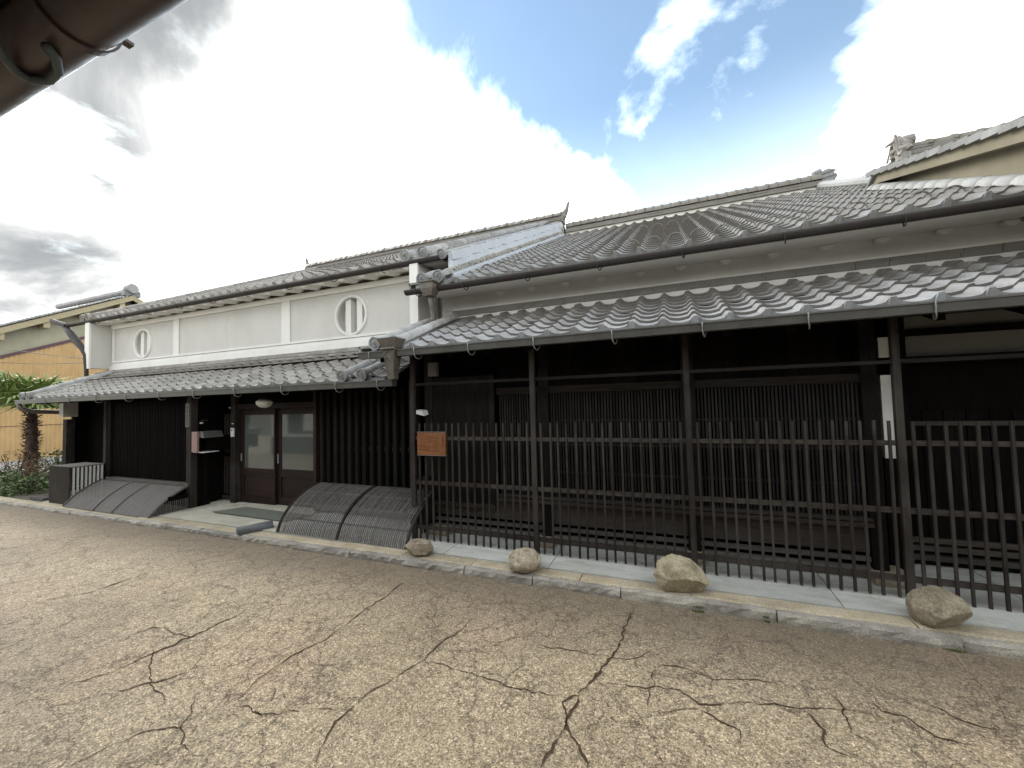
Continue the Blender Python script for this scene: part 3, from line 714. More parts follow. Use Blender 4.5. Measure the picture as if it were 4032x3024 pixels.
# lower cap beyond the ridge end
MB().tube([(3.45, 11.6, uz(11.6)+.10), (3.6, 8.3, uz(8.3)+.12)], .09, 10).build('verge_cap', 'tile_pale', up)
gut2 = gutter_round(RH, -3.49, 5.0, 4.735, 3.285, .062, 'gutter_dark')
for x in (-3.3, -2.55, -1.678, -.778, .13, 1.071, 2.0): hook(gut2, x, 4.675, 3.285, .115, .05, 'gutter_dark', .006)
hop = thing('rain_hopper', 'dark rainwater hopper and short bent downpipe under the upper roof corner', 'drain', (-3.05, 4.65, 2.9))
frus(-3.10, -2.99, 3.14, -3.15, -2.95, 3.235, 4.60, 4.72, 4.57, 4.75).build('hopper_base', 'copper_dark', hop)
MB().box(-3.15, -2.95, 4.57, 4.75, 3.236, 3.32).build('hopper', 'copper_dark', hop)
MB().box(-3.17, -2.93, 4.55, 4.77, 3.321, 3.34).build('hopper_rim', 'copper_dark', hop)
MB().tube([(-3.045, 4.66, 3.15), (-3.045, 4.70, 3.0), (-3.045, 4.74, 2.86), (-3.05, 4.72, 2.82), (-3.05, 4.62, 2.785)], .033, 12).build('downpipe', 'copper_dark', hop, True)

# ---- ground floor front, behind the fence
GW = 4.40
lw = MB().box(-3.06, 1.52, 4.50, 4.60, .1, 2.6).build('front_wall', 'wood_black', RH)
bx('side_wall', 'wood_black', RH, -3.16, -3.061, 4.40, 5.6, .1, 2.5)
# stone footings
for x0, x1 in ((-2.93, -2.60), (-1.50, -1.27), (.02, .22), (1.46, 1.72)): stone_block(x0, x1, 4.235, 4.52, .05, .175, int(x0*10), .008, 3).build('footing_stone', 'stone_foot', RH)
# wall posts
for x in (-2.90, -1.38, .12, 1.55): bx('wall_post', 'wood_bar', RH, x-.055, x+.055, 4.36, 4.50, .17, 2.45)
# wide shutter board left
sh = MB().box(-2.85, -2.03, 4.37, 4.40, .47, 2.0).build('shutter', 'wood_bar', RH)
bx('shutter_frame', 'wood_fence_x', sh, -2.85, -2.0, 4.345, 4.369, .425, .475)
bx('shutter_stile', 'wood_bar', sh, -2.045, -1.985, 4.345, 4.372, .475, 2.0)
# fine lattice
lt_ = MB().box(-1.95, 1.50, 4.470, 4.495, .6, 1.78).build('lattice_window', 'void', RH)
slm = MB().box(-.0085, .0085, 4.40, 4.425, .60, 1.76).mesh('lattice_slat', 'wood_lattice')
x = -1.93
while x < 1.50:
    if min(abs(x+1.38), abs(x-.12)) > .06: ob('lattice_slat', slm, lt_, T3((x, 0, 0)))
    x += .0315
for z_ in (.875, 1.184, 1.449): bx('lattice_rail', 'wood_fence_x', lt_, -1.95, 1.51, 4.428, 4.445, z_-.011, z_+.011)
bx('lintel', 'wood_lintel', RH, -1.97, 1.515, 4.385, 4.46, 1.762, 1.84)
bx('lattice_sill', 'wood_fence_x', RH, -1.95, 1.515, 4.355, 4.45, .575, .605)
bx('lattice_sill', 'wood_fence_x', RH, -1.97, 1.515, 4.335, 4.45, .532, .566)
bx('apron_board', 'wood_fence_x', RH, -2.84, 1.515, 4.40, 4.44, .305, .53)
# vent under the floor: open gap with two rails
bx('vent_rail', 'wood_grey', RH, -2.84, 1.515, 4.385, 4.43, .232, .268)
bx('vent_rail', 'wood_grey', RH, -2.84, 1.515, 4.38, 4.44, .145, .185)
bx('vent_rail', 'wood_grey', RH, -2.84, 1.515, 4.37, 4.45, .101, .135)
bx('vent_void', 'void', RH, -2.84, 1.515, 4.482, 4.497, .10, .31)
# upper wall planks behind the lintel
for i in range(26): bx('wall_plank', 'wood_black', RH, -2.0+i*.136, -2.0+i*.136+.132, 4.462, 4.48+.004*(i % 2), 1.842, 2.5)
# right bay, set back
bx('recess_return', 'wood_black', RH, 1.53, 1.625, 4.51, 4.95, .1, 2.6)
bx('recess_wall', 'wood_black', RH, 1.626, XR, 4.86, 4.95, .1, 2.6)
pw = bx('plaster_panel', 'plaster_shaded', RH, 1.985, 4.5, 4.80, 4.858, 2.238, 2.36)
bx('plaster_panel', 'plaster_shaded', RH, 1.905, 4.5, 4.80, 4.858, 1.99, 2.178)
bx('head_beam', 'wood_black_x', RH, 1.70, XR, 4.76, 4.857, 2.18, 2.236)
bx('head_beam', 'wood_black_x', RH, 1.70, XR, 4.74, 4.857, 1.92, 1.988)
bx('plaster_strip', 'plaster_white', RH, 1.715, 1.80, 4.60, 4.66, 1.085, 1.825)
bx('plaster_strip', 'plaster_white', RH, 1.715, 1.80, 4.60, 4.66, 1.985, 2.165)
bx('recess_post', 'wood_black', RH, 1.70, 1.82, 4.585, 4.70, .1, 1.083)
bx('recess_post', 'wood_black', RH, 1.801, 1.90, 4.585, 4.70, 1.084, 2.4)
for z_ in (.155, .24, .31): bx('door_rail', 'wood_fence_x', RH, 1.93, 4.2, 4.80, 4.859, z_, z_+.045)
for i in range(14): bx('door_board', 'wood_black', RH, 1.93+i*.15, 1.93+i*.15+.142, 4.825, 4.859, .36, 1.5)
bx('door_rail', 'wood_fence_x', RH, 1.93, 4.2, 4.80, 4.859, 1.36, 1.40)
# eave posts standing in the fence line with their tie beam
for x0, x1 in ((-2.945, -2.893), (-1.426, -1.375), (.079, .128), (1.588, 1.637), (3.103, 3.152)):
    bx('eave_post', 'wood_fence', RH, x0, x1, 4.04, 4.085, .084, 2.33)
bx('tie_beam', 'wood_lintel', RH, -2.886, 5, 4.045, 4.08, 1.895, 1.925)
bx('eave_beam', 'wood_black_x', RH, -3.3, XR, 4.0, 4.12, 2.331, 2.40)
bx('bracket', 'plaster_shaded', RH, -2.86, -2.74, 4.30, 4.36, 2.02, 2.19)

# ---- left end of the upper building: gable flashing towards the lower roof is on the left house

# ================================================================== LEFT TOWNHOUSE
LH = thing('townhouse', 'townhouse with white plastered upper storey, two round barred windows and glazed sliding doors', 'house', (-8, 5, 0))
LPY, LPZ, LPS = 4.08, 2.003, .42
al = math.atan(LPS)
def lz(y): return LPZ+LPS*(y-LPY)
LX0, LX1 = -12.65, -3.35
ld = MB().hexa([(LX0, 4.12, lz(4.12)-.085), (LX1, 4.12, lz(4.12)-.085), (LX1, 5.44, lz(5.44)-.085), (LX0, 5.44, lz(5.44)-.085)],
               [(LX0, 4.12, lz(4.12)-.064), (LX1, 4.12, lz(4.12)-.064), (LX1, 5.44, lz(5.44)-.064), (LX0, 5.44, lz(5.44)-.064)])
ll = ld.build('lower_roof', 'wood_soffit', LH)
roof_field(ll, -12.20, 32, .255, LPY, LPZ, LPS, 7, .2045, 'tile_weathered', 7, seed=4, jit=1.5)
cover_row(ll, -3.985, 4.03, 2.055, LPS, .07, .245, 6, 'tile_grey', 12)
cover_row(ll, -3.66, 4.03, 2.055, LPS, .07, .245, 6, 'tile_grey', 13)
MB().hexa([(-4.08, 4.08, lz(4.08)-.03), (-3.35, 4.08, lz(4.08)-.03), (-3.35, 5.4, lz(5.4)-.03), (-4.08, 5.4, lz(5.4)-.03)], [(-4.08, 4.08, lz(4.08)+.02), (-3.35, 4.08, lz(4.08)+.02), (-3.35, 5.4, lz(5.4)+.02), (-4.08, 5.4, lz(5.4)+.02)]).build('verge_bed', 'tile_grey', ll)
for xx in (-3.84, -3.52):
    et = tile_mesh('tile', .27, .23, 'tile_grey')
    for i in range(6): ob('tile', et, ll, T3((xx, 4.075+i*.21*math.cos(al), 2.025+i*.21*math.sin(al))) @ Matrix.Rotation(al, 4, 'X'))
cover_row(ll, -12.44, 4.03, 2.05, LPS, .075, .25, 6, 'tile_grey', 14)
cover_row(ll, -12.70, 4.03, 2.045, LPS, .075, .25, 6, 'tile_grey', 15)
MB().hexa([(-12.85, 4.07, lz(4.07)-.03), (-12.2, 4.07, lz(4.07)-.03), (-12.2, 5.4, lz(5.4)-.03), (-12.85, 5.4, lz(5.4)-.03)], [(-12.85, 4.07, lz(4.07)+.03), (-12.2, 4.07, lz(4.07)+.03), (-12.2, 5.4, lz(5.4)+.03), (-12.85, 5.4, lz(5.4)+.03)]).build('verge_bed', 'tile_grey', ll)
rmL = MB().hexa([(-.03, 4.15, lz(4.15)-.15), (.03, 4.15, lz(4.15)-.15), (.03, 5.42, lz(5.42)-.15), (-.03, 5.42, lz(5.42)-.15)],
                [(-.03, 4.15, lz(4.15)-.086), (.03, 4.15, lz(4.15)-.086), (.03, 5.42, lz(5.42)-.086), (-.03, 5.42, lz(5.42)-.086)]).mesh('rafter', 'wood_soffit')
for i in range(21): ob('rafter', rmL, ll, T3((-12.4+i*.45, 0, 0)))
for k, (z_, d_) in enumerate(((2.555, .14), (2.605, .11), (2.645, .07))):
    J = MB(); x = -12.75
    while x < -3.4:
        l_ = rn.uniform(.27, .31); J.box(x+.001, x+l_-.001, 5.445-d_+rn.uniform(-.003, .003), 5.46, z_, z_+.036); x += l_
    J.build('flashing_course', 'tile_old', ll, kind='stuff')
MB().box(-12.7, -3.4, 5.36, 5.46, 2.42, 2.554).build('mortar_bed', 'tile_old', ll)
lg = gutter_box(LH, -12.88, -3.16, 3.975, 1.983, .10, .08, 'gutter_metal')
for x in (-11.6, -10.7, -9.75, -8.8, -7.85, -6.95, -6.0, -5.03, -4.05, -3.38): hook(lg, x, 3.975, 1.983, .10, .08)
MB().box(-12.6, -3.3, 4.20, 4.30, 1.90, 1.965).build('eave_beam', 'wood_black_x', LH)
# downpipe at the far corner
dp = MB().tube([(-12.82, 4.02, 1.92), (-12.80, 4.05, 1.80), (-12.74, 4.20, 1.74), (-12.70, 4.75, 1.70), (-12.7, 4.86, 1.62), (-12.7, 4.88, 1.3), (-12.7, 4.88, .08)], .045, 10).build('downpipe', 'copper_dark', LH, True)
MB().box(-12.78, -12.62, 4.80, 4.96, 1.50, 1.66).build('hopper', 'copper_dark', dp)

# ---- upper storey
WALL = 5.45
body = MB().box(-12.63, -3.45, 5.62, 5.75, 2.3, 4.0).build('upper_wall', 'plaster_panel', LH)
# panels with round openings
def panel_with_hole(x0, x1, z0, z1, cx, cz, r, y, depth, mat, parent):
    n = 48; m = MB(); V = []; F = []
    def edge(t_):
        dx, dz = math.cos(t_), math.sin(t_); s_ = 1e9
        if dx > 1e-9: s_ = min(s_, (x1-cx)/dx)
        if dx < -1e-9: s_ = min(s_, (x0-cx)/dx)
        if dz > 1e-9: s_ = min(s_, (z1-cz)/dz)
        if dz < -1e-9: s_ = min(s_, (z0-cz)/dz)
        return (cx+dx*s_, cz+dz*s_)
    angs = sorted(set([2*math.pi*i/n for i in range(n)]+[math.atan2(zz-cz, xx-cx) % (2*math.pi) for xx in (x0, x1) for zz in (z0, z1)]))
    for t_ in angs:
        e = edge(t_); V += [(cx+r*math.cos(t_), y, cz+r*math.sin(t_)), (e[0], y, e[1]), (cx+r*math.cos(t_), y+depth, cz+r*math.sin(t_))]
    k = len(angs)
    for i in range(k):
        j = (i+1) % k; F.append((3*i, 3*j, 3*j+1, 3*i+1)); F.append((3*j, 3*i, 3*i+2, 3*j+2))
    return m.add(V, [tuple(reversed(f)) for f in F]).build('wall_panel', mat, parent)
panel_with_hole(-12.62, -10.085, 2.72, 3.72, -11.36, 3.248, .30, WALL, .17, 'plaster_panel', LH)
bx('wall_panel', 'plaster_panel', LH, -10.085, -6.745, WALL, 5.62, 2.72, 3.72)
panel_with_hole(-6.745, -3.46, 2.72, 3.72, -5.178, 3.252, .318, WALL, .17, 'plaster_panel', LH)
for cx, cz, r in ((-11.36, 3.248, .30), (-5.178, 3.252, .318)):
    ws = thing('tmp', '', '') if False else None
    m = MB(); n = 48; V = []; F = []
    prof = [(r-.002, .02), (r-.002, -.022), (r+.02, -.03), (r+.045, -.022), (r+.05, .0)]
    for (rr, dy) in prof:
        for k in range(n): t_ = 2*math.pi*k/n; V.append((cx+rr*math.cos(t_), WALL+dy, cz+rr*math.sin(t_)))
    for i in range(len(prof)-1):
        for k in range(n): F.append((i*n+k, (i+1)*n+k, (i+1)*n+(k+1) % n, i*n+(k+1) % n))
    win = m.add(V, F).build('round_window', 'plaster_white', LH, True)
    # bars: white plastered bars and the sliding shutters behind
    for b0, b1 in ((-.155, -.035), (.095, .215)):
        hh = math.sqrt(r*r-max(abs(b0), abs(b1))**2)
        zt0, zt1 = math.sqrt(r*r-b0*b0), math.sqrt(r*r-b1*b1)
        MB().hexa([(cx+b0, WALL+.03, cz-zt0), (cx+b1, WALL+.03, cz-zt1), (cx+b1, WALL+.16, cz-zt1), (cx+b0, WALL+.16, cz-zt0)],
                  [(cx+b0, WALL+.03, cz+zt0), (cx+b1, WALL+.03, cz+zt1), (cx+b1, WALL+.16, cz+zt1), (cx+b0, WALL+.16, cz+zt0)]).build('window_bar', 'plaster_white', win)
    for b0, b1 in ((-.30, -.13), (-.02, .08), (.24, .3)): bx('shutter_board', 'plaster_panel', win, cx+b0, cx+b1, WALL+.150, WALL+.165, cz-r, cz+r)
# pilasters, sills, frieze
for x0, x1 in ((-10.185, -9.99), (-6.855, -6.635)): bx('pilaster', 'plaster_white', LH, x0, x1, 5.425, 5.449, 2.90, 3.68)
bx('pilaster', 'plaster_white', LH, -12.60, -12.50, 5.428, 5.449, 2.90, 3.68)
bx('sill_band', 'plaster_white', LH, -12.62, -3.46, 5.415, 5.449, 2.862, 2.899)
bx('sill_band', 'plaster_white', LH, -12.62, -3.46, 5.43, 5.449, 2.80, 2.855)
bx('base_band', 'plaster_white', LH, -12.62, -3.46, 5.40, 5.449, 2.685, 2.795)
bx('frieze', 'plaster_soffit', LH, -12.62, -3.46, 5.405, 5.449, 3.682, 3.775)
LUY, LUZ, LUS = 5.10, 3.893, .478
au = math.atan(LUS)
def luz(y): return LUZ+LUS*(y-LUY)
MB().hexa([(-12.7, 5.06, 3.79), (-3.12, 5.06, 3.79), (-3.12, 5.62, 3.865), (-12.7, 5.62, 3.865)], [(-12.7, 5.06, 3.84), (-3.12, 5.06, 3.84), (-3.12, 5.62, 3.93), (-12.7, 5.62, 3.93)]).build('plaster_soffit', 'plaster_soffit', LH)
# plastered rafters: rounded tongues with coved flanks
m = MB(); V = []; F = []; n = 12
prof = []
for k in range(n+1):
    u = -1+2*k/n; prof.append((u*.15, -.065*math.cos(u*math.pi/2)**2.2 if abs(u) < 1 else 0))
for yy, zb_, sc_ in ((5.07, 3.79, .62), (5.12, 3.795, 1.0), (5.405, 3.84, 1.0)):
    for (dx, dz) in prof: V.append((dx, yy, zb_+.004+dz*sc_))
k = n+1
for j in range(2):
    for i in range(n): F.append((j*k+i, (j+1)*k+i, (j+1)*k+i+1, j*k+i+1))
F.append(tuple(range(k)))
rme = m.add(V, F).mesh('plastered_rafter', 'plaster_white', True)
x = -12.45
while x < -3.5: ob('plastered_rafter', rme, LH, T3((x, 0, 0))); x += .436
# wing walls at both ends, standing proud of the front
for x0, x1, z0 in ((-12.80, -12.63, 2.72), (-3.63, -3.50, 2.80)):
    wg = bx('wing_wall', 'plaster_panel', LH, x0, x1, 5.06, 5.62 if x0 > -5 else 5.5, z0, 3.80)
    bx('wing_trim', 'plaster_white', wg, x0-.01, x1+.006, 5.02, 5.059, z0-.01, 3.80)
# ---- upper roof
lud = MB().hexa([(-13.0, 5.14, luz(5.14)-.09), (-3.03, 5.14, luz(5.14)-.12), (-3.03, 11.8, luz(11.8)-.12), (-13.3, 11.8, luz(11.8)-.12)],
                [(-13.0, 5.14, luz(5.14)-.066), (-3.03, 5.14, luz(5.14)-.066), (-3.03, 11.8, luz(11.8)-.066), (-13.3, 11.8, luz(11.8)-.066)])
lu = lud.build('upper_roof', 'wood_soffit', LH)
MB().hexa([(-13.3, 11.8, luz(11.8)-.09), (-2.92, 11.8, luz(11.8)-.09), (-2.92, 18, 4.2), (-13.3, 18, 4.2)], [(-13.3, 11.8, luz(11.8)), (-2.92, 11.8, luz(11.8)), (-2.92, 18, 4.3), (-13.3, 18, 4.3)]).build('rear_slope', 'tile_old', lu)
roof_field(lu, -12.55, 35, .2475, LUY, LUZ, LUS, 32, .232, 'tile_old', 1, seed=6, jit=1.6)
cover_row(lu, -3.73, 5.05, 3.935, LUS, .082, .235, 31, 'tile_grey', 21)
cover_row(lu, -3.41, 5.05, 3.935, LUS, .082, .235, 31, 'tile_grey', 22)
disc_end(lu, (-3.09, 5.04, 3.87), .075, au*.5, 'tile_grey')
MB().hexa([(-3.84, 5.10, luz(5.10)-.035), (-3.02, 5.10, luz(5.10)-.035), (-3.02, 11.75, luz(11.75)-.035), (-3.84, 11.75, luz(11.75)-.035)],
          [(-3.84, 5.10, luz(5.10)+.028), (-3.02, 5.10, luz(5.10)+.028), (-3.02, 11.75, luz(11.75)+.028), (-3.84, 11.75, luz(11.75)+.028)]).build('verge_bed', 'tile_grey', lu)
for xx, s_ in ((-12.76, 23), (-12.98, 24)): cover_row(lu, xx, 5.05, 3.92, LUS, .08, .25, 29, 'tile_old', s_)
# gable face above the lower neighbour roof: hung tiles, rendered band, mortar band, courses
def slope_strip(x0, x1, za, zb_, mat, name, y0=5.12, y1=11.7, off=None):
    f_ = luz
    return MB().hexa([(x0, y0, f_(y0)+za), (x1, y0, f_(y0)+za), (x1, y1, uz(y1)-UZ0+UZ0+(f_(y0)-uz(y0))*0+za+(f_(y1)-uz(y1)) if False else f_(y1)+za), (x0, y1, f_(y1)+za)],
                     [(x0, y0, f_(y0)+zb_), (x1, y0, f_(y0)+zb_), (x1, y1, f_(y1)+zb_), (x0, y1, f_(y1)+zb_)]).build(name, mat, lu)
slope_strip(-3.02, -2.985, -.52, .0, 'plaster_bluegrey', 'gable_wall')
vt = MB().box(0, .022, 0, .24, -.10, .03).mesh('gable_tile', 'plaster_bluegrey')
for i in range(31): ob('gable_tile', vt, lu, T3((-2.985, 5.12+i*.232*math.cos(au)-.0, luz(5.12+i*.232*math.cos(au))-.02+.012*(i % 3 == 0))) @ Matrix.Rotation(au-.06, 4, 'X'))
slope_strip(-2.985, -2.95, -.30, -.14, 'plaster_bluegrey', 'render_band')
def low_strip(x0, x1, za, zb_, mat, name, y0=5.0, y1=11.65):
    return MB().hexa([(x0, y0, uz(y0)+za), (x1, y0, uz(y0)+za), (x1, y1, uz(y1)+za), (x0, y1, uz(y1)+za)],
                     [(x0, y0, uz(y0)+zb_), (x1, y0, uz(y0)+zb_), (x1, y1, uz(y1)+zb_), (x0, y1, uz(y1)+zb_)]).build(name, mat, lu)
low_strip(-3.02, -2.90, -.02, .17, 'mortar_rough', 'mortar_band')
for i, (xa, z0, z1) in enumerate(((-2.83, .0, .045), (-2.86, .05, .095))):
    y = 5.0; j = 0; J = MB()
    while y < 11.6:
        l_ = rn.uniform(.27, .31); J.hexa([(-2.99, y+.002, uz(y)+z0), (xa, y+.002, uz(y)+z0), (xa, y+l_-.002, uz(y+l_)+z0), (-2.99, y+l_-.002, uz(y+l_)+z0)],
                                          [(-2.99, y+.002, uz(y)+z1), (xa, y+.002, uz(y)+z1), (xa, y+l_-.002, uz(y+l_)+z1), (-2.99, y+l_-.002, uz(y+l_)+z1)]); y += l_
    J.build('flashing_course', 'plaster_bluegrey', lu, kind='stuff')
J = MB(); rq = random.Random(8)
for i in range(900):
    y = rq.uniform(5.02, 11.6); s_ = rq.uniform(.008, .022); x = -2.90+rq.uniform(-.01, .02); z = uz(y)+rq.uniform(.09, .17)
    J.hexa([(x-s_, y-s_, z-s_), (x+s_*.8, y-s_*.7, z-s_*.9), (x+s_, y+s_, z-s_), (x-s_, y+s_*.6, z-s_*.8)], [(x-s_*.6, y-s_*.8, z+s_*.7), (x+s_*.5, y-s_, z+s_), (x+s_*.7, y+s_*.5, z+s_*.6), (x-s_*.9, y+s_, z+s_*.9)])
J.build('mortar_rubble', 'mortar_rough', lu, kind='stuff')
lrb, lrz = ridge(lu, -13.30, -2.95, 11.8, luz(11.8)+.0, 'tile_weathered', 3, .045, .145, .25)
def horn(parent, x, y, z, s_, mat):
    m = MB().tube([(x, y, z), (x+s_*.10, y, z+.06), (x+s_*.17, y, z+.18), (x+s_*.20, y, z+.32), (x+s_*.26, y, z+.42)], [.10, .09, .055, .045, .015], 10)
    m.tube([(x+s_*.02, y-.1, z-.18), (x+s_*.10, y-.1, z-.08), (x+s_*.08, y-.1, z+.03)], [.07, .08, .04], 8)
    m.box(x-.05, x+.07, y-.16, y+.16, z-.24, z+.03); m.build('ridge_end_tile', mat, parent)
horn(lrb, -2.97, 11.8, lrz+.06, 1, 'tile_weathered'); horn(lrb, -13.28, 11.8, lrz+.04, -1, 'tile_weathered')
lg2 = gutter_round(LH, -13.72, -3.10, 5.055, 3.84, .062, 'gutter_dark')
for x in [-12.4+i*1.03 for i in range(9)]: hook(lg2, x, 4.995, 3.84, .11, .05, 'gutter_dark', .006)
dp2 = MB().tube([px3(*q, 5.03) for q in ((255, 1288), (278, 1312), (302, 1345), (325, 1372), (337, 1400), (340, 1460), (342, 1530))], [.055, .078, .08, .062, .046, .04, .04], 10).build('downpipe', 'gutter_dark', LH, True)
MB().tube([px3(205, 1262, 5.03), px3(262, 1283, 5.03)], [.05, .06], 10).build('gutter_outlet', 'gutter_dark', dp2)

# ---- ground floor
fw = MB().box(-12.55, -3.17, 5.0, 5.12, .05, 2.45).build('rear_wall', 'wood_black', LH)
# projecting lattice bay on the left
bay = MB().box(-9.75, -7.42, 4.30, 4.98, .05, 2.0).build('bay', 'wood_black', LH)
bm = MB().box(-.012, .012, 4.235, 4.262, .50, 1.86).mesh('bay_slat', 'wood_black')
for i in range(52): ob('bay_slat', bm, bay, T3((-9.68+i*.044, 0, 0)))
for z_ in (.95, 1.4): bx('bay_rail', 'wood_black_x', bay, -9.74, -7.43, 4.263, 4.299, z_, z_+.03)
bx('bay_sill', 'wood_grey', bay, -9.86, -7.43, 4.19, 4.299, .435, .485)
bx('bay_post', 'wood_fence', bay, -7.50, -7.38, 4.20, 4.30, .08, 1.95)
bx('bay_post', 'wood_black', bay, -9.86, -9.75, 4.20, 4.30, .08, 1.95)
bx('bay_return', 'wood_black', bay, -7.419, -7.385, 4.30, 4.72, .08, 1.95)
for i in range(9): bx('bay_board', 'wood_black', bay, -7.384, -7.372, 4.31+i*.044, 4.31+i*.044+.040, .10, 1.9)
# corner post with plastered beam head at the far end
cpst = bx('corner_post', 'wood_fence', LH, -12.62, -12.47, 4.62, 4.76, .06, 1.55)
bx('beam_head', 'plaster_panel', LH, -12.63, -12.46, 4.56, 4.80, 1.60, 1.98)
bx('side_wall', 'wood_black', LH, -12.66, -12.56, 4.77, 11, .05, 2.3)
for x in (-11.6, -10.9): bx('wall_post', 'wood_fence', LH, x-.05, x+.05, 4.9, 4.999, .06, 1.95)
# narrow barred panel and door posts
np_ = bx('side_panel', 'wood_black', LH, -7.37, -6.99, 4.76, 4.80, .1, 1.95)
for i in range(5): bx('panel_bar', 'wood_fence', np_, -7.34+i*.075, -7.34+i*.075+.042, 4.70, 4.758, .22, 1.6)
bx('panel_rail', 'wood_fence_x', np_, -7.37, -6.99, 4.69, 4.76, .13, .19); bx('panel_rail', 'wood_black_x', np_, -7.37, -6.99, 4.70, 4.755, .86, .92)
bx('door_post', 'wood_fence', LH, -6.985, -6.875, 4.58, 4.72, .10, 1.95)
bx('door_post', 'wood_door', LH, -5.112, -5.057, 4.58, 4.76, .10, 1.95)
bx('door_lintel', 'wood_door', LH, -6.874, -5.113, 4.60, 4.76, 1.67, 1.76)
bx('transom', 'wood_black_x', LH, -6.99, -5.06, 4.66, 4.72, 1.761, 1.98)
bx('threshold', 'concrete_warm', LH, -7.37, -5.05, 4.50, 4.80, .06, .112)
def door(x0, x1, y, gl0, gl1):
    d = MB().box(x0, gl0, y, y+.035, .115, 1.665).box(gl1, x1, y, y+.035, .115, 1.665).box(gl0, gl1, y, y+.035, 1.57, 1.665).box(gl0, gl1, y, y+.035, .56, .685).box(gl0, gl1, y, y+.035, .115, .235)
    o = d.build('sliding_door', 'wood_door', LH)
    bx('door_pane', 'door_glass', o, gl0-.004, gl1+.004, y+.012, y+.02, .68, 1.575)
    bx('door_panel', 'wood_door', o, gl0, gl1, y+.016, y+.028, .234, .561)
    bx('door_bead', 'wood_door', o, gl0, gl1, y-.006, y-.0005, .60, .615)
    return o
d1 = door(-6.872, -6.045, 4.67, -6.785, -6.075); d2 = door(-6.055, -5.115, 4.71, -5.955, -5.165)
bx('door_pull', 'zinc', d1, -6.855, -6.83, 4.664, 4.669, .80, .92); bx('door_pull', 'zinc', d2, -6.035, -6.012, 4.704, 4.709, .78, .93)
# row of stout bars right of the door
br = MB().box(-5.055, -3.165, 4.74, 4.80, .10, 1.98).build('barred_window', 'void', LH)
bb_ = MB().box(-.030, .030, 4.60, 4.67, .22, 1.9).mesh('window_bar', 'wood_bar')
for i in range(14): ob('window_bar', bb_, br, T3((-4.97+i*.135, 0, 0)))
bx('bar_rail', 'wood_fence_x', br, -5.055, -3.165, 4.672, 4.739, 1.02, 1.08); bx('bar_sill', 'wood_grey', br, -5.055, -3.165, 4.58, 4.739, .15, .215)
bx('end_post', 'wood_fence', LH, -3.30, -3.17, 4.50, 4.60, .1, 2.0)

# ================================================================== FENCE
FE = thing('picket_fence', 'low weathered dark wooden picket fence standing between the eave posts', 'fence', (-.3, 4.06, .08))
for z_, hh, y0 in ((1.292, .038, 4.062), (.772, .040, 4.062), (.252, .042, 4.062)):
    rx = [(-2.892, -1.427), (-1.374, .078), (.129, 1.587), (1.638, 3.102)]
    for a, b_ in rx: bx('rail', 'wood_fence_x', FE, a, b_, y0, y0+.032, z_-hh, z_)
for z_, hh in ((.772, .048), (.252, .055)): bx('rail', 'wood_fence', FE, -2.93, -2.90, 4.096, 4.36, z_-hh, z_)
rn = random.Random(11); bal = []
for a, b_, n in ((-2.886, -1.438, 16), (-1.363, .071, 16), (.131, 1.574, 16), (1.640, 3.089, 16)):
    for i in range(n):
        x = a+(b_-a)*(i+.6)/n+rn.uniform(-.006, .006); zb_ = .098 if x < 1.6 else .088; w_ = rn.uniform(.0086, .0106); tl = rn.uniform(-.007, .007)
        zt = 1.448+rn.uniform(-.006, .006)-(.012 if x > 1.6 else 0)
        MB().hexa([(x-w_, 4.044, zb_), (x+w_, 4.044, zb_), (x+w_, 4.0615, zb_), (x-w_, 4.0615, zb_)],
                  [(x-w_+tl, 4.044, zt), (x+w_+tl, 4.044, zt), (x+w_+tl, 4.0615, zt), (x-w_+tl, 4.0615, zt)]).build('picket', 'wood_fence', FE)
for i in range(3): bx('picket', 'wood_fence', FE, -2.899, -2.874, 4.13+i*.08, 4.155+i*.08, .12, .80)

# wooden notice board hung on the fence
NB = thing('notice_board', 'orange-brown wooden notice board with columns of writing hung on the picket fence', 'sign', (-2.64, 4.0, 1.08))
bx('board', 'wood_board', NB, -2.828, -2.452, 4.008, 4.034, 1.085, 1.345)
bx('board_trim', 'wood_grey', NB, -2.835, -2.447, 4.004, 4.038, 1.3455, 1.353); bx('board_trim', 'wood_grey', NB, -2.832, -2.449, 4.004, 4.038, 1.077, 1.0845)
rn = random.Random(4)
wr = MB(); hd = MB()
for c in range(13):
    x = -2.545-c*.0205; z = 1.31-(.0 if c else 0)
    while z > 1.115:
        if rn.random() < .82:
            for s_ in range(3): 
                w_ = rn.uniform(.002, .0055); zz = z-.0025*s_; wr.box(x-w_, x+w_, 4.0068, 4.0079, zz-.0008, zz+.0004)
            if rn.random() < .6: wr.box(x-.0008, x+.0006, 4.0068, 4.0079, z-.007, z+.001)
        z -= .0115
for k, z in enumerate((1.305, 1.278, 1.251)):
    for s_ in range(3): hd.box(-2.490, -2.472+.002*(s_ % 2), 4.0062, 4.0079, z-.007*s_-.0012, z-.007*s_+.0016)
    hd.box(-2.482, -2.479, 4.0062, 4.0079, z-.019, z+.003)
for k, z in enumerate((1.205, 1.185, 1.165)):
    for s_ in range(2): hd.box(-2.488, -2.474, 4.0062, 4.0079, z-.006*s_-.001, z-.006*s_+.001)
    hd.box(-2.482, -2.480, 4.0062, 4.0079, z-.011, z+.002)
wr.build('writing', 'ink', NB); hd.build('heading', 'ink', NB)

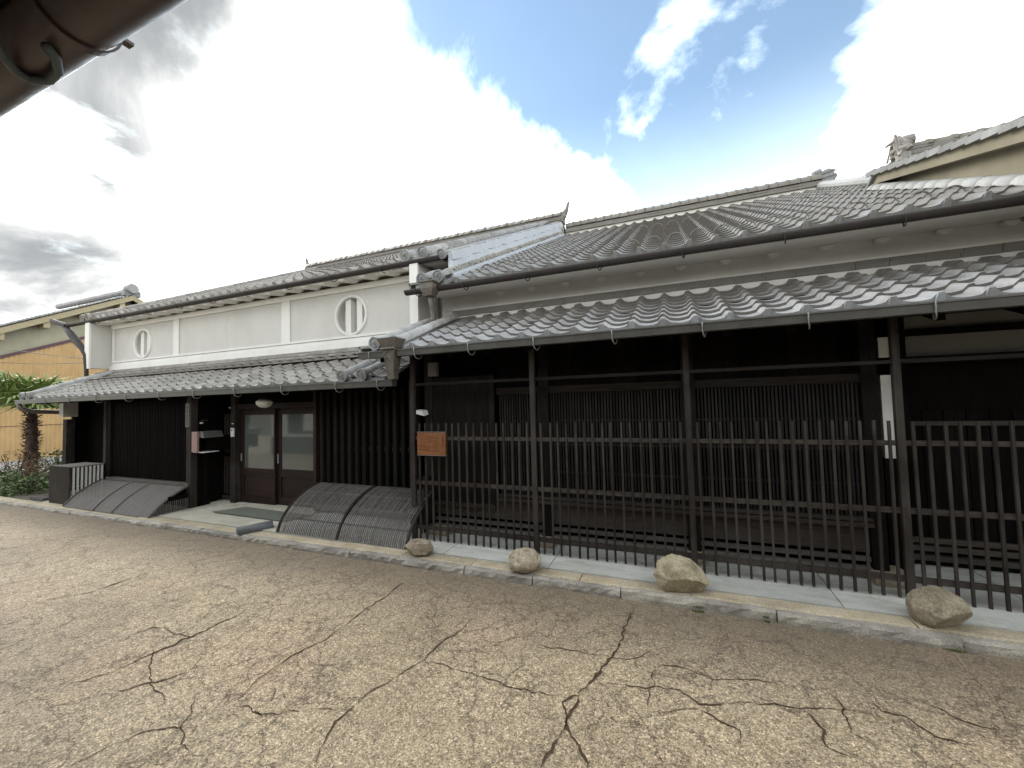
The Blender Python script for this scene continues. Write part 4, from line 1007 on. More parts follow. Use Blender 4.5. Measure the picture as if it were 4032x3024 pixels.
# ================================================================== BOULDERS
def boulder(label, cx, cy_, zb_, sx_, sy_, sz_, seed, mat, shape=None, facet=0.0, cuts=()):
    import bmesh
    bm = bmesh.new(); bmesh.ops.create_icosphere(bm, subdivisions=5, radius=1)
    off = Vector((seed*7.3, seed*3.1, 0)); rb_ = random.Random(seed*13); extra = [(rb_.gauss(0, 1), rb_.gauss(0, 1), rb_.gauss(0, 1), rb_.uniform(.80, .98)) for _ in range(0 if seed == 2 else 9)]
    for v in bm.verts:
        p = v.co.copy(); 
        d = 1+.13*mnoise.noise(p*1.1+off)+.07*mnoise.noise(p*2.6+off)-.05*abs(mnoise.noise(p*4.2+off))+.03*mnoise.noise(p*6+off)+.014*mnoise.noise(p*14+off)+.007*mnoise.noise(p*30+off)
        q = p*d
        for (nx, ny, nz, lim) in list(cuts)+extra:
            nn = Vector((nx, ny, nz)).normalized(); e = q.dot(nn)-lim
            if e > 0: q -= nn*(e*(.93+.04*mnoise.noise(p*9+off)))
        if shape: q = shape(q)
        if q.z < -.80: q.z = -.80+(q.z+.80)*.15
        v.co = Vector((cx+q.x*sx_, cy_+q.y*sy_, zb_+(q.z+.83)*sz_))
    me = bpy.data.meshes.new('boulder'); bm.to_mesh(me); bm.free(); me.materials.append(MATS[mat])
    for p in me.polygons: p.use_smooth = True
    o = ob('boulder', me); tag(o, label, 'boulder', 'boulders along the kerb'); return o
boulder('small squarish brown and tan boulder at the foot of the notice board fence post', -2.60, 3.68, .072, .170, .13, .090, 1, 'boulder_mixed', None, 0, ((.5, -.8, .1, .62), (-.6, -.7, -.4, .7), (0, 0, 1, .72), (1, .1, .3, .8), (.2, -.5, -.9, .78)))
boulder('round pale speckled boulder like an egg before the second eave post', -1.395, 3.675, .072, .162, .145, .108, 2, 'boulder_tan')
boulder('largest yellowish boulder, high on one side and sloping away, before the third eave post', -.012, 3.685, .072, .215, .16, .150, 3, 'boulder_yellow', lambda q: Vector((q.x, q.y, q.z*(1-.22*q.x) - .10*q.x)), 0, ((.25, -.85, -.55, .60), (.8, -.2, .5, .78), (-.2, -.3, 1, .86)))
boulder('oblong dull brown boulder leaning before the fourth eave post', 1.605, 3.70, .078, .160, .14, .132, 4, 'boulder_brown', lambda q: Vector((q.x+.12*q.z, q.y, q.z-.08*q.x)), 0, ((.5, -.7, -.5, .68), (-.7, -.4, .4, .8), (.1, -.2, 1, .8)))

# ================================================================== CURVED GUARDS (inuyarai)
def guard_curve(y_f, z_f, y_t, z_t, n=16, k=.72):
    """from the ground in front, curving up and back to the wall"""
    pts = []
    for i in range(n+1):
        u = i/n; th_ = u*math.pi/2
        ya = y_t-(y_t-y_f)*math.cos(th_)**1.0*1.0; za = z_f+(z_t-z_f)*math.sin(th_)
        yb = y_f+(y_t-y_f)*u; zb_ = z_f+(z_t-z_f)*u
        pts.append((yb+(ya-yb)*k, zb_+(za-zb_)*k))
    return pts
GR = thing('slatted_guard', 'open curved guard of thin weathered slats leaning in front of the barred window', 'wall guard', (-3.8, 4.0, .08))
cv = guard_curve(3.745, .087, 4.42, .585)
def strip(cv, x0, x1, th_, lift=0.0, n0=0, n1=None):
    m = MB(); V = []; F = []; n1 = n1 or len(cv)-1
    for i in range(n0, n1+1):
        a = cv[max(i-1, 0)]; b_ = cv[min(i+1, len(cv)-1)]; d = Vector((b_[0]-a[0], b_[1]-a[1])).normalized(); nn = Vector((-d.y, d.x))
        for (x, s_) in ((x0, lift), (x1, lift), (x1, lift-th_), (x0, lift-th_)): V.append((x, cv[i][0]+nn.x*s_, cv[i][1]+nn.y*s_))
    k = n1-n0
    for i in range(k):
        for q in range(4): F.append((4*i+q, 4*(i+1)+q, 4*(i+1)+(q+1) % 4, 4*i+(q+1) % 4))
    F.append((0, 1, 2, 3)); F.append((4*k+3, 4*k+2, 4*k+1, 4*k)); return m.add(V, F)
cvs = cv[::2]
sm = strip(cvs, -.0058, .0058, .007, .006).mesh('slat', 'wood_slat')
for xa, xb in ((-4.80, -3.83), (-3.79, -2.83)):
    n = 33
    for i in range(n): ob('slat', sm, GR, T3((xa+.03+(xb-xa-.06)*i/(n-1)+rn.uniform(-.003, .003), 0, 0)))
    for idx in (4, 8, 12, 15):
        y, z = cv[idx]; MB().tube([(xa, y+.012, z-.012), (xb, y+.012, z-.012)], .011, 6).build('cross_rail', 'wood_slat', GR)
for x in (-4.805, -3.815, -2.815): strip(cv, x-.013, x+.013, .03, .012).build('rib', 'wood_fence', GR)
GL = thing('bamboo_guard', 'dense curved grey split-bamboo guard leaning in front of the dark lattice bay', 'wall guard', (-8.7, 4.0, .07))
cvl = guard_curve(3.66, .068, 4.17, .435, 16, .32)
n = 130; J = MB()
for i in range(n):
    x = -9.95+2.55*i/n; st = strip(cvl[::2], x+.001, x+2.55/n-.001, .006, .004*math.sin(i*2.1)); J.add(st.v, st.f)
J.build('bamboo_strips', 'bamboo_grey', GL, kind='stuff')
for x in (-9.93, -8.98, -8.42, -7.42): strip(cvl, x-.016, x+.016, .016, .018).build('batten', 'wood_grey', GL)
for i in range(17):
    y = 3.74+i*.027; zt = next((c[1] for c in cvl if c[0] >= y), .43)-.03
    if zt > .12: bx('side_bar', 'wood_grey', GL, -7.412, -7.402, y, y+.010, .085, min(zt, .26))
bx('side_board', 'wood_black_x', GL, -7.415, -7.40, 3.9, 4.18, .27, .33)

# ================================================================== SMALL THINGS
CB = thing('slatted_cabinet', 'low dark wooden unit cover with pale slats on its side, near the far house corner', 'cabinet', (-10.3, 4.0, .06))
bx('front_board', 'wood_fence', CB, -10.72, -10.02, 3.76, 3.785, .058, .72)
bx('top_board', 'wood_grey', CB, -10.72, -10.02, 3.786, 4.24, .70, .722)
for i in range(8): bx('side_slat', 'plaster_panel', CB, -10.045, -10.02, 3.81+i*.055, 3.81+i*.055+.026, .07, .699)
for z_ in (.30, .60): bx('side_rail', 'wood_black', CB, -10.07, -10.046, 3.79, 4.24, z_, z_+.05)
bx('back_board', 'wood_black', CB, -10.72, -10.02, 4.241, 4.26, .058, .72)

MBX = thing('mailbox', 'metal hooded mailbox with a dull pink end, fixed to the lattice bay corner', 'mailbox', (-7.27, 4.2, .99))
bx('box_end', 'panel_pink', MBX, -7.30, -7.165, 4.165, 4.195, .995, 1.325)
bx('box', 'wood_black', MBX, -7.371, -7.10, 4.32, 4.66, 1.02, 1.24)
MB().hexa([(-7.30, 4.196, 1.24), (-7.04, 4.196, 1.225), (-7.04, 4.50, 1.225), (-7.30, 4.50, 1.24)], [(-7.30, 4.196, 1.325), (-7.08, 4.196, 1.325), (-7.08, 4.50, 1.325), (-7.30, 4.50, 1.325)]).build('hood', 'metal_grey', MBX)
bx('bracket', 'wood_black', MBX, -7.379, -7.30, 4.20, 4.32, 1.02, 1.32)
bx('tray', 'white_plastic', MBX, -7.30, -7.06, 4.20, 4.44, .985, .994)
NP = thing('nameplate', 'tall narrow wooden nameplate with a column of dark characters beside the entrance', 'sign', (-7.2, 4.19, 1.4))
bx('plate', 'wood_grey', NP, -7.48, -7.385, 4.172, 4.198, 1.40, 1.79)
m = MB(); rn = random.Random(2)
for k in range(5):
    z = 1.735-.066*k
    for s_ in range(4): w_ = rn.uniform(.016, .028); m.box(-7.432-w_, -7.432+w_, 4.1705, 4.1718, z-.011*s_-.002, z-.011*s_+.002)
    for dx in (-.012, .012): m.box(-7.432+dx-.002, -7.432+dx+.002, 4.1705, 4.1718, z-.04, z+.006)
m.build('characters', 'ink', NP)
IC = thing('intercom', 'white intercom panel on the post beside the sliding doors', 'intercom', (-6.87, 4.56, 1.22))
bx('panel', 'white_plastic', IC, -6.955, -6.885, 4.558, 4.579, 1.215, 1.36)
MB().tube([(-6.92, 4.557, 1.325), (-6.92, 4.552, 1.325)], .013, 12).build('camera_eye', 'void', IC); bx('button', 'zinc', IC, -6.93, -6.91, 4.553, 4.5575, 1.235, 1.25)
def dome(name, mat, parent, cx, cy_, cz, r, sq=.55, n=16, rings=6):
    m = MB(); V = [(cx, cy_, cz-r*sq)]; F = []
    for j in range(1, rings+1):
        t_ = math.pi/2*j/rings
        for k in range(n): a = 2*math.pi*k/n; V.append((cx+r*math.sin(t_)*math.cos(a), cy_+r*math.sin(t_)*math.sin(a), cz-r*sq*math.cos(t_)))
    for k in range(n): F.append((0, 1+(k+1) % n, 1+k))
    for j in range(rings-1):
        for k in range(n): F.append((1+j*n+k, 1+j*n+(k+1) % n, 1+(j+1)*n+(k+1) % n, 1+(j+1)*n+k))
    return m.add(V, F).build(name, mat, parent, True)
LP = thing('porch_lamp', 'round frosted dome lamp under the eave above the sliding doors', 'lamp', (-5.87, 4.4, 1.8))
dome('shade', 'lamp_glass', LP, -5.875, 4.36, 1.775, .118, .80); dome('shade_top', 'lamp_glass', LP, -5.875, 4.36, 1.775, .118, -.35); MB().tube([(-5.875, 4.40, 1.80), (-5.875, 4.40, 1.835)], .10, 20).build('lamp_base', 'wood_door', LP); bx('lamp_mount', 'wood_black', LP, -6.0, -5.75, 4.30, 4.50, 1.836, 1.95)
def spot(label, x, y, z, r):
    t_ = thing('sensor_light', label, 'light', (x, y, z)); dome('bulb', 'white_plastic', t_, x, y, z, r, 1.0, 10, 5); MB().tube([(x, y, z), (x, y, z+r*1.2), (x, y+.09, z+r*1.2)], r*.45, 8).build('bulb_holder', 'gutter_dark', t_)
spot('small white sensor bulb beside the nameplate', -7.28, 4.30, 1.47, .027)
spot('tiny white sensor bulb high under the eave between nameplate and doors', -7.05, 4.61, 1.71, .022)
spot('tiny grey sensor bulb just above the intercom', -6.90, 4.56, 1.44, .020)
FLD = thing('flood_light', 'small pale flood light tucked behind the first eave post', 'light', (-2.98, 4.2, 1.55))
MB().hexa([(-2.99, 4.20, 1.56), (-2.86, 4.20, 1.53), (-2.86, 4.30, 1.545), (-2.99, 4.30, 1.575)], [(-2.99, 4.20, 1.60), (-2.88, 4.20, 1.59), (-2.88, 4.30, 1.60), (-2.99, 4.30, 1.61)]).build('light_head', 'white_plastic', FLD)
bx('light_arm', 'metal_grey', FLD, -2.96, -2.93, 4.30, 4.40, 1.57, 1.60)
o = MB().hexa([(-6.70, 4.12, .098), (-5.12, 4.09, .094), (-4.95, 4.42, .100), (-6.45, 4.47, .102)], [(-6.70, 4.12, .106), (-5.12, 4.09, .102), (-4.95, 4.42, .108), (-6.45, 4.47, .110)]).build('door_mat', 'mat_green'); tag(o, 'dull grey-green door mat on the concrete before the sliding doors', 'mat')
m = half_round(.085, .40, 12, .01, .95)
o = ob('loose_tile', m.mesh('loose_tile', 'gutter_dark2', True), None, T3((-5.30, 3.56, .074)) @ Matrix.Rotation(R(-28), 4, 'Z') @ Matrix.Rotation(R(1.5), 4, 'X')); tag(o, 'single half-round grey roof tile lying on the paving edge', 'roof tile')

# ================================================================== FAR LEFT: palm, planting, neighbour house
PT = thing('palm_tree', 'short windmill palm with shaggy brown trunk beside the house corner', 'tree', (-14.6, 4.9, 0))
tx, ty = -14.95, 4.92
m = MB(); pts = []; rs = []
for i in range(26):
    z = 1.90*i/25; pts.append((tx+.02*math.sin(z*2), ty, z)); rs.append(.095+.015*math.sin(z*2.2)+(.010 if i % 2 else -.010))
m.tube(pts, rs, 14); m.build('trunk', 'bark', PT, True)
J = MB(); rn = random.Random(9)
for i in range(600):
    a = rn.uniform(0, 6.28); z = rn.uniform(.1, 1.95); r = .085; l_ = rn.uniform(.04, .15); up_ = rn.uniform(-.5, .9)
    p0 = Vector((tx+r*math.cos(a), ty+r*math.sin(a), z)); p1 = p0+Vector((math.cos(a)*l_, math.sin(a)*l_, l_*up_)); pm = (p0+p1)/2+Vector((0, 0, -.03*rn.random()))
    wv = Vector((-math.sin(a), math.cos(a), 0))*rn.uniform(.004, .014)
    J.add([p0-wv, p0+wv, pm+wv*.8, p1, pm-wv*.8], [(0, 1, 2, 3, 4)])
J.build('leaf_bases', 'bark', PT, kind='stuff')
def fan(parent, base, d, size, seed):
    rn = random.Random(seed); d = d.normalized(); side = d.cross(Vector((0, 0, 1)))
    if side.length < .1: side = Vector((1, 0, 0))
    side.normalize(); nn = side.cross(d).normalized(); stem = .55*size; c = base+d*stem+Vector((0, 0, -.04))
    m = MB().tube([base, base+d*stem*.5+Vector((0, 0, .02)), c], [.016, .012, .009], 5); V = []; F = []
    k = 38
    for i in range(k):
        t_ = R(-128+256*i/(k-1)); dr_ = d*math.cos(t_)+side*math.sin(t_)+nn*(.18+.12*math.sin(i*2.3)); dr_.normalize()
        l_ = size*(.62+.16*math.cos(t_*.7))*rn.uniform(.9, 1.08); wv = dr_.cross(nn).normalized()*size*.030
        p1 = c+dr_*l_*.55+nn*.02; p2 = c+dr_*l_+Vector((0, 0, -l_*rn.uniform(.10, .34)))
        o_ = len(V); V += [c, p1-wv, p1+nn*.012, p1+wv, p2]; F += [(o_, o_+1, o_+2), (o_, o_+2, o_+3), (o_+1, o_+4, o_+2), (o_+2, o_+4, o_+3)]
    m.add(V, F); m.build('frond', 'leaf_palm', parent)
rn = random.Random(5)
for i in range(22):
    a = i*2.4; el = rn.uniform(.0, .95); fan(PT, Vector((tx, ty, 1.86)), Vector((math.cos(a)*math.cos(el), math.sin(a)*math.cos(el), math.sin(el))), rn.uniform(.85, 1.1), i)
def shrub(label, cx, cy_, r, hgt, mat, n, seed, leaf=.045, z0=-.05):
    t_ = thing('shrub', label, 'shrub', (cx, cy_, z0), 'planting beside the house'); rn = random.Random(seed); J = MB()
    st = MB()
    for i in range(9):
        a = rn.uniform(0, 6.28); q = rn.uniform(.2, .8); st.tube([(cx, cy_, z0), (cx+q*r*.5*math.cos(a), cy_+q*r*.5*math.sin(a), z0+hgt*.5), (cx+q*r*math.cos(a), cy_+q*r*math.sin(a), z0+hgt*.9)], [.012, .008, .004], 5)
    st.build('stem', 'bark', t_)
    for i in range(n):
        a = rn.uniform(0, 6.28); q = rn.random()**.5; e = rn.random()
        p = Vector((cx+r*q*math.cos(a), cy_+r*q*math.sin(a), z0+hgt*(.1+.9*e*(1-.55*q*q))))
        if mnoise.noise(p*4+Vector((seed, 0, 0))) < -.12: continue
        d = Vector((rn.gauss(0, 1), rn.gauss(0, 1), rn.gauss(.2, .6))).normalized(); s_ = d.cross(Vector((rn.gauss(0, 1), rn.gauss(0, 1), rn.gauss(0, 1)))).normalized(); l_ = leaf*rn.uniform(.6, 1.4)
        J.add([p, p+d*l_*.5+s_*l_*.28, p+d*l_, p+d*l_*.5-s_*l_*.28], [(0, 1, 2, 3)])
    J.build('foliage', mat, t_)
shrub('low broad green leafy shrub at the edge of the road by the palm', -13.6, 4.12, .62, .52, 'leaf_bush', 2600, 1, .075)
shrub('small green leafy shrub at the foot of the palm trunk', -12.75, 4.22, .45, .40, 'leaf_bush', 1500, 2, .065)
shrub('dry brown twiggy shrub growing behind the green shrubs', -14.3, 4.45, .62, .92, 'leaf_dry', 2600, 3, .05)
shrub('tall pale green weedy shrub by the downpipe of the far corner', -13.3, 5.3, .45, 1.15, 'leaf_bush', 1500, 4, .05)
shrub('ragged green shrub at the back of the bed behind the palm', -16.3, 5.9, .8, .8, 'leaf_bush', 1800, 5, .07)
bd = MB().box(-16.5, -10.96, 3.77, 6.4, -.05, .03).build('planting_bed', 'soil', kind='structure')
bx_ = MB().hexa([(-13.25, 3.85, .03), (-12.95, 4.0, .05), (-12.92, 4.06, .05), (-13.22, 3.91, .05)], [(-13.25, 3.85, .12), (-12.95, 4.0, .16), (-12.92, 4.06, .16), (-13.22, 3.91, .12)])
MB().box(-60, -12.95, 3.60, 3.75, -.05, .05).build('kerb', 'granite_kerb', kind='structure')
MB().box(-60, -16.5, 3.76, 30, -.05, -.02).build('yard', 'gravel_pale', kind='structure')
# board steps leaning at the corner
o = MB().hexa([(-11.75, 3.86, .032), (-11.05, 3.80, .032), (-11.03, 3.94, .032), (-11.73, 4.0, .032)], [(-11.75, 3.86, .075), (-11.05, 3.80, .10), (-11.03, 3.94, .10), (-11.73, 4.0, .075)]).build('loose_plank', 'wood_grey'); tag(o, 'short grey plank lying by the far house corner', 'plank')

NH = thing('neighbour_house', 'gabled house with orange corrugated siding and olive upper gable behind the palm', 'house', (-24, 8, 0))
GX = -23.0
def gy(px, py):   # point of the gable plane behind a photo pixel
    d = RT*(px-2016)-UP*(py-1512)+FWD*F_PX; t_ = GX/d.x; return (d.y*t_, CAM_H+d.z*t_)
ay, az = gy(497, 1163); ry, rz_ = gy(505, 1200)
fy, fz = gy(-350, 1365)
sl_ = (az-fz)/(ay-fy)
y_r = ay; z_r = az
by = 2*y_r-fy+1.0
def gz(y): return z_r-abs(y-y_r)*sl_
y0_ = fy; y1_ = y_r+6.5
# siding of vertical ribs
sv = [(-1, 0)]
J = MB(); V = []; F = []; y = y0_; i = 0
zl = lambda y: gy(0, 1412)[1]+(y-gy(0, 1412)[0])*((gy(330, 1335)[1]-gy(0, 1412)[1])/(gy(330, 1335)[0]-gy(0, 1412)[0]))
while y < y_r+.05:
    for (dy, dx) in ((0, 0), (.03, .02), (.07, .02), (.10, 0)):
        V.append((GX+dx, y+dy, -.05)); V.append((GX+dx, y+dy, zl(y+dy)))
    y += .13
for k in range(len(V)//2-1): F.append((2*k, 2*k+2, 2*k+3, 2*k+1))
J.add(V, F).build('siding', 'siding_orange', NH)
MB().add([(GX-.02, y0_, -.05), (GX-.02, y1_, -.05), (GX-.02, y1_, gz(y1_)-.25), (GX-.02, y_r, z_r-.25), (GX-.02, y0_, gz(y0_)-.25)], [(0, 1, 2, 3, 4)]).build('gable_wall', 'stucco_olive', NH)
MB().hexa([(GX+.03, y0_, zl(y0_)), (GX+.06, y0_, zl(y0_)), (GX+.06, y_r, zl(y_r)), (GX+.03, y_r, zl(y_r))], [(GX+.03, y0_, zl(y0_)+.12), (GX+.06, y0_, zl(y0_)+.12), (GX+.06, y_r, zl(y_r)+.12), (GX+.03, y_r, zl(y_r)+.12)]).build('trim_band', 'purple_trim', NH)
bx('wall_seam', 'purple_trim', NH, GX+.022, GX+.03, y0_, y_r, 1.25, 1.27)
for (ya, yb) in ((y0_-.2, y_r), (y_r, y1_+.3)):
    za, zb_ = gz(ya), gz(yb)
    MB().hexa([(GX-6, ya, za-.22), (GX+.55, ya, za-.22), (GX+.55, yb, zb_-.22), (GX-6, yb, zb_-.22)], [(GX-6, ya, za-.06), (GX+.55, ya, za-.06), (GX+.55, yb, zb_-.06), (GX-6, yb, zb_-.06)]).build('roof', 'wood_soffit', NH)
    MB().hexa([(GX+.52, ya, za-.30), (GX+.57, ya, za-.30), (GX+.57, yb, zb_-.30), (GX+.52, yb, zb_-.30)], [(GX+.52, ya, za-.07), (GX+.57, ya, za-.07), (GX+.57, yb, zb_-.07), (GX+.52, yb, zb_-.07)]).build('bargeboard', 'wood_cream', NH)
for k in range(4): y = y_r-.35-k*1.15; bx('purlin_end', 'wood_cream', NH, GX-.3, GX+.50, y-.09, y+.09, gz(y)-.52, gz(y)-.24)
an = math.atan(sl_); nt_ = tile_mesh('verge_tile', .30, .30, 'tile_grey')
k = 0; y = y0_-.2
while y < y_r-.1:
    for c in range(3): ob('roof_tile', nt_, NH, T3((GX+.36-.30*c, y, gz(y)-.02)) @ Matrix.Rotation(an, 4, 'X'))
    y += .27*math.cos(an)
MB().hexa([(GX-6, y0_-.2, gz(y0_-.2)-.055), (GX-.5, y0_-.2, gz(y0_-.2)-.055), (GX-.5, y_r, z_r-.055), (GX-6, y_r, z_r-.055)], [(GX-6, y0_-.2, gz(y0_-.2)+.02), (GX-.5, y0_-.2, gz(y0_-.2)+.02), (GX-.5, y_r, z_r+.02), (GX-6, y_r, z_r+.02)]).build('roof_tiles', 'tile_grey', NH, kind='stuff')
MB().tube([(GX-6, y_r, z_r+.16), (GX+.35, y_r, z_r+.16)], .15, 10).build('ridge', 'tile_grey', NH)
MB().tube([(GX+.30, y_r, z_r+.20), (GX+.55, y_r, z_r+.24)], [.25, .22], 12).box(GX+.3, GX+.5, y_r-.3, y_r+.3, z_r-.1, z_r+.15).build('ridge_end_tile', 'tile_grey', NH)
# overhead wires
for i, (p, q, lab) in enumerate((((0, 1358), (345, 1413), 'thin upper overhead wire sloping to the far house corner'), ((60, 1418), (345, 1428), 'thin lower overhead wire running level to the far house corner'))):
    ya_, za_ = gy(*p); 
    def at(px, py, x): 
        d = RT*(px-2016)-UP*(py-1512)+FWD*F_PX; t_ = x/d.x; return Vector((x, d.y*t_, CAM_H+d.z*t_))
    a_ = at(p[0], p[1], -19.0); b_ = at(q[0], q[1], -13.1); a2_ = a_+(a_-b_)*1.2
    pts = [a2_+(b_-a2_)*(k/12)+Vector((0, 0, -.10*4*(k/12)*(1-k/12))) for k in range(13)]
    o = MB().tube(pts, .009, 5).build('overhead_wire', 'wire'); tag(o, lab, 'wire')

# ================================================================== RIGHT NEIGHBOUR: beige gable above the roofs
BH = thing('neighbour_house', 'beige stuccoed gabled house rising beyond the right end of the long tiled roof', 'house', (4, 6, 0))
NX = 3.15
def ny(px, py):
    d = RT*(px-2016)-UP*(py-1512)+FWD*F_PX; t_ = NX/d.x; return (d.y*t_, CAM_H+d.z*t_)
NX -= .25; apy, apz = ny(3436, 672); nfy, nfz = ny(4032, 462); NX += .25
ns = (apz-nfz)/(apy-nfy)
def nz(y): return apz-abs(y-apy)*ns
yb0 = 2.6; yb1 = apy+3.5
MB().add([(NX, yb0, 0), (NX, yb1, 0), (NX, yb1, nz(yb1)-.2), (NX, apy, apz-.2), (NX, yb0, nz(yb0)-.2)], [(0, 4, 3, 2, 1)]).build('gable_wall', 'stucco_beige', BH) if False else None
wl = MB(); P = [(yb0+1.6, 3.3), (yb1, 3.3), (yb1, nz(yb1)-.16), (apy, apz-.16), (yb0+1.6, nz(yb0+1.6)-.16)]
n_ = len(P); wl.add([(NX, y, z) for y, z in P]+[(NX+3, y, z) for y, z in P], [tuple(range(n_)), tuple(reversed(range(n_, 2*n_)))]+[(i, i+n_, (i+1) % n_+n_, (i+1) % n_) for i in range(n_)]); wl.build('gable_wall', 'stucco_beige', BH)
bx('lower_wall', 'stucco_beige', BH, 3.55, 6.5, 5.7, yb1, 0, 3.299)
for (ya, yb) in ((yb0, apy), (apy, yb1)):
    za, zb_ = nz(ya), nz(yb)
    MB().hexa([(NX-.20, ya, za-.20), (NX+.02, ya, za-.20), (NX+.02, yb, zb_-.20), (NX-.20, yb, zb_-.20)], [(NX-.20, ya, za-.075), (NX+.02, ya, za-.075), (NX+.02, yb, zb_-.075), (NX-.20, yb, zb_-.075)]).build('bargeboard', 'stucco_beige', BH)
    MB().hexa([(NX-.25, ya, za-.074), (NX+4, ya, za-.074), (NX+4, yb, zb_-.074), (NX-.25, yb, zb_-.074)], [(NX-.25, ya, za-.03), (NX+4, ya, za-.03), (NX+4, yb, zb_-.03), (NX-.25, yb, zb_-.03)]).build('roof', 'tile_grey', BH)
ab = math.atan(ns); bt = tile_mesh('roof_tile', .28, .27, 'tile_silver'); ve = MB().box(-.0, .26, 0, .26, -.02, .012).box(-.012, .012, 0, .26, -.055, .012).mesh('verge_tile', 'tile_grey')
y = yb0
while y < apy-.05:
    ob('verge_tile', ve, BH, T3((NX-.27, y, nz(y)+.0)) @ Matrix.Rotation(ab-.08, 4, 'X'))
    for c in range(4): ob('roof_tile', bt, BH, T3((NX+.02+.28*c, y, nz(y)-.0)) @ Matrix.Rotation(ab, 4, 'X'))
    y += .235*math.cos(ab)
brd, bz_ = ridge(BH, NX+.12, NX+4, apy, apz-.02, 'tile_weathered', 5, .042, .09, .26)
m = MB().box(NX-.02, NX+.12, apy-.20, apy+.2, apz-.06, apz+.10)
rn = random.Random(6)
for i in range(16): m.tube([(NX+.1, apy-.1+rn.uniform(-.12, .12), apz+rn.uniform(0, .3)), (NX-.02+rn.uniform(-.04, .05), apy-.12+rn.uniform(-.14, .14), apz+rn.uniform(.0, .34)), (NX-.06+rn.uniform(-.03, .05), apy-.12+rn.uniform(-.15, .15), apz+rn.uniform(.05, .36))], [.05, .045, .015], 7)
m.tube([(NX+.02, apy, apz+.33), (NX+.24, apy, apz+.36)], [.085, .075], 12); m.build('ridge_end_tile', 'tile_old', brd)
# white flashing where the long roof dies into the gable wall
def fs(xa, xb, za, zb_, y0, y1, mat, nm): return MB().hexa([(xa, y0, uz(y0)+za), (xb, y0, uz(y0)+za), (xb, y1, uz(y1)+za), (xa, y1, uz(y1)+za)], [(xa, y0, uz(y0)+zb_), (xb, y0, uz(y0)+zb_), (xb, y1, uz(y1)+zb_), (xa, y1, uz(y1)+zb_)]).build(nm, mat, BH)
cover_row(BH, 2.98, 4.84, uz(4.84)+.05, US, .085, .24, 14, 'tile_pale', 41, 'flashing_tile', False)
fs(3.03, 3.148, -.02, .10, 4.8, 8.2, 'tile_pale', 'flashing')

# pine behind the roofs
PN = thing('pine_tree', 'dark pine whose tips show between the two roofs', 'tree', (6.4, 16.5, 0))
MB().tube([(6.6, 16.5, 0), (6.5, 16.5, 4), (6.35, 16.5, 8.2)], [.18, .14, .05], 8).build('trunk', 'bark', PN, True)
J = MB(); tw = MB(); rn = random.Random(12)
for i in range(60):
    z = rn.uniform(5.0, 8.8); a = rn.uniform(0, 6.28); l_ = (9.4-z)*.33*rn.uniform(.5, 1); c = Vector((6.35+l_*math.cos(a), 16.5+l_*math.sin(a), z+l_*.15))
    tw.tube([(6.4, 16.5, z-.1), c], [.03, .012], 5)
    for k in range(26):
        d = Vector((rn.gauss(0, .8), rn.gauss(0, .8), rn.gauss(.6, .6))).normalized(); s_ = d.cross(Vector((.3, .5, .8))).normalized()*.008; b0 = c+Vector((rn.gauss(0, .08), rn.gauss(0, .08), rn.gauss(0, .05)))
        J.add([b0-s_, b0+s_, b0+d*rn.uniform(.14, .26)], [(0, 1, 2)])
tw.build('limb', 'bark', PN); J.build('crown', 'needle', PN)

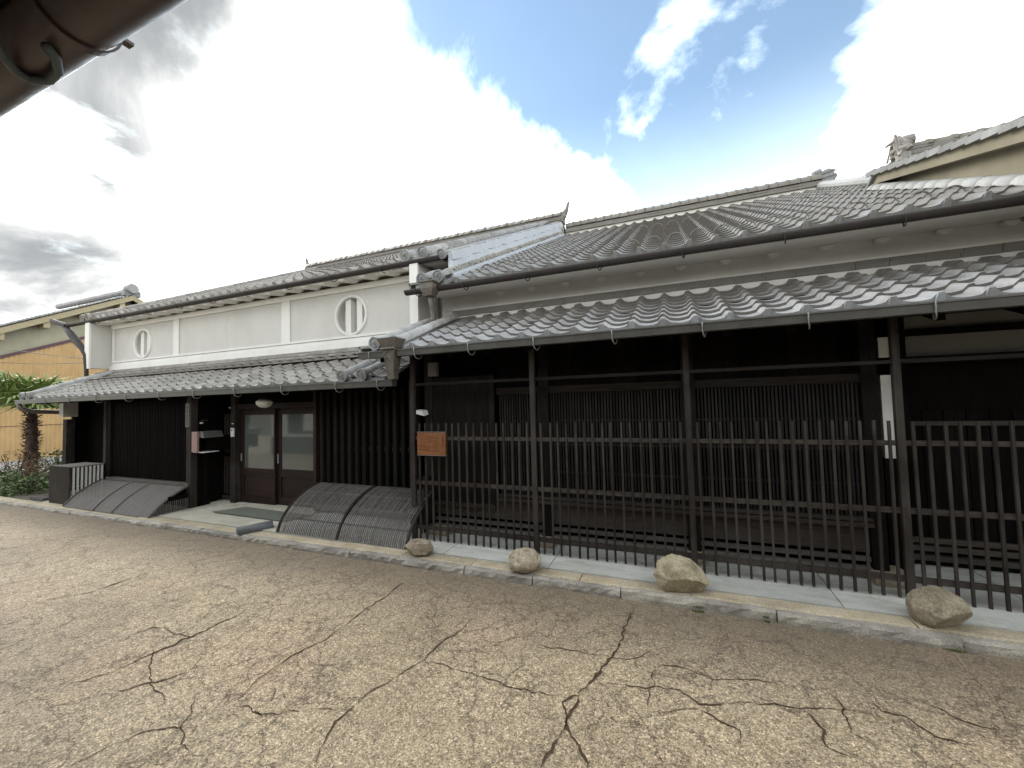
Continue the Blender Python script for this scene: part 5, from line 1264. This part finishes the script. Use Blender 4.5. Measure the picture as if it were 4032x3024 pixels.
# ================================================================== HOUSE BEHIND THE CAMERA: only its eave reaches into the picture
OH = thing('opposite_house', 'house eave with brown half-round gutter overhanging this side of the street', 'house', (0, -1.2, 0))
YG, ZG, RG = .470, 2.622, .078
og_ = gutter_round(OH, -9, 6, YG, ZG, RG, 'gutter_brown', 'gutter', -8, 188, .004, 24)
MB().tube([(-9, YG+RG+.002, ZG+.012), (6, YG+RG+.002, ZG+.012)], .006, 8).build('gutter_bead', 'gutter_brown', og_)
def strap(x):
    m = MB(); V = []; F = []; n = 20
    for i in range(n+1):
        t_ = R(-5+205*i/n); 
        for dx in (-.011, .011):
            for rr in (RG+.003, RG+.008): V.append((x+dx, YG+rr*math.cos(t_), ZG-rr*math.sin(t_)))
    for i in range(n):
        o_ = 4*i; F += [(o_+1, o_+3, o_+7, o_+5), (o_, o_+4, o_+6, o_+2), (o_, o_+1, o_+5, o_+4), (o_+2, o_+6, o_+7, o_+3)]
    m.add(V, F); m.box(x-.011, x+.011, YG+RG-.004, YG+RG+.03, ZG-.004, ZG+.004)
    st = m.build('gutter_strap', 'gutter_brown', og_)
    pts = [(x-.02, YG-.015, ZG-RG-.005)]+[(x-.03-.075*math.sin(t_), YG-.015-.055+.055*math.cos(t_), ZG-RG-.012) for t_ in [math.pi*i/8 for i in range(9)]]
    return st
for x in (-3.5, -2.4, -1.275, -.2, .9): strap(x)
bk = MB().tube([(-1.38, .36, 2.575), (-1.43, .385, 2.55), (-1.47, .420, 2.536), (-1.505, .450, 2.534), (-1.510, .480, 2.534), (-1.470, .498, 2.535), (-1.41, .492, 2.534), (-1.36, .470, 2.533), (-1.335, .445, 2.534)], .0105, 8).build('gutter_bracket', 'bracket_green', og_, True)
MB().hexa([(-9, .39, 2.60), (6, .39, 2.60), (6, -1.3, 3.2), (-9, -1.3, 3.2)], [(-9, .44, 2.65), (6, .44, 2.65), (6, -1.3, 3.28), (-9, -1.3, 3.28)]).build('eave', 'wood_soffit', OH)
bx('front_wall', 'plaster_grey', OH, -14, 6, -1.5, -1.3, 0, 3.3)
for xx in (-13.2, -11.0, -9.1, -7.2, -4.6, -2.2, .4, 2.8):
    wn = bx('window', 'wood_fence', OH, xx, xx+1.5, -1.299, -1.27, .75 if xx != -7.2 else .05, 1.95)
    bx('window_pane', 'void', wn, xx+.07, xx+.72, -1.269, -1.262, .85, 1.88); bx('window_pane', 'white_plastic', wn, xx+.78, xx+1.43, -1.269, -1.262, .85, 1.88)
bx('base_boards', 'wood_fence', OH, -14, 6, -1.299, -1.28, 0, .62)
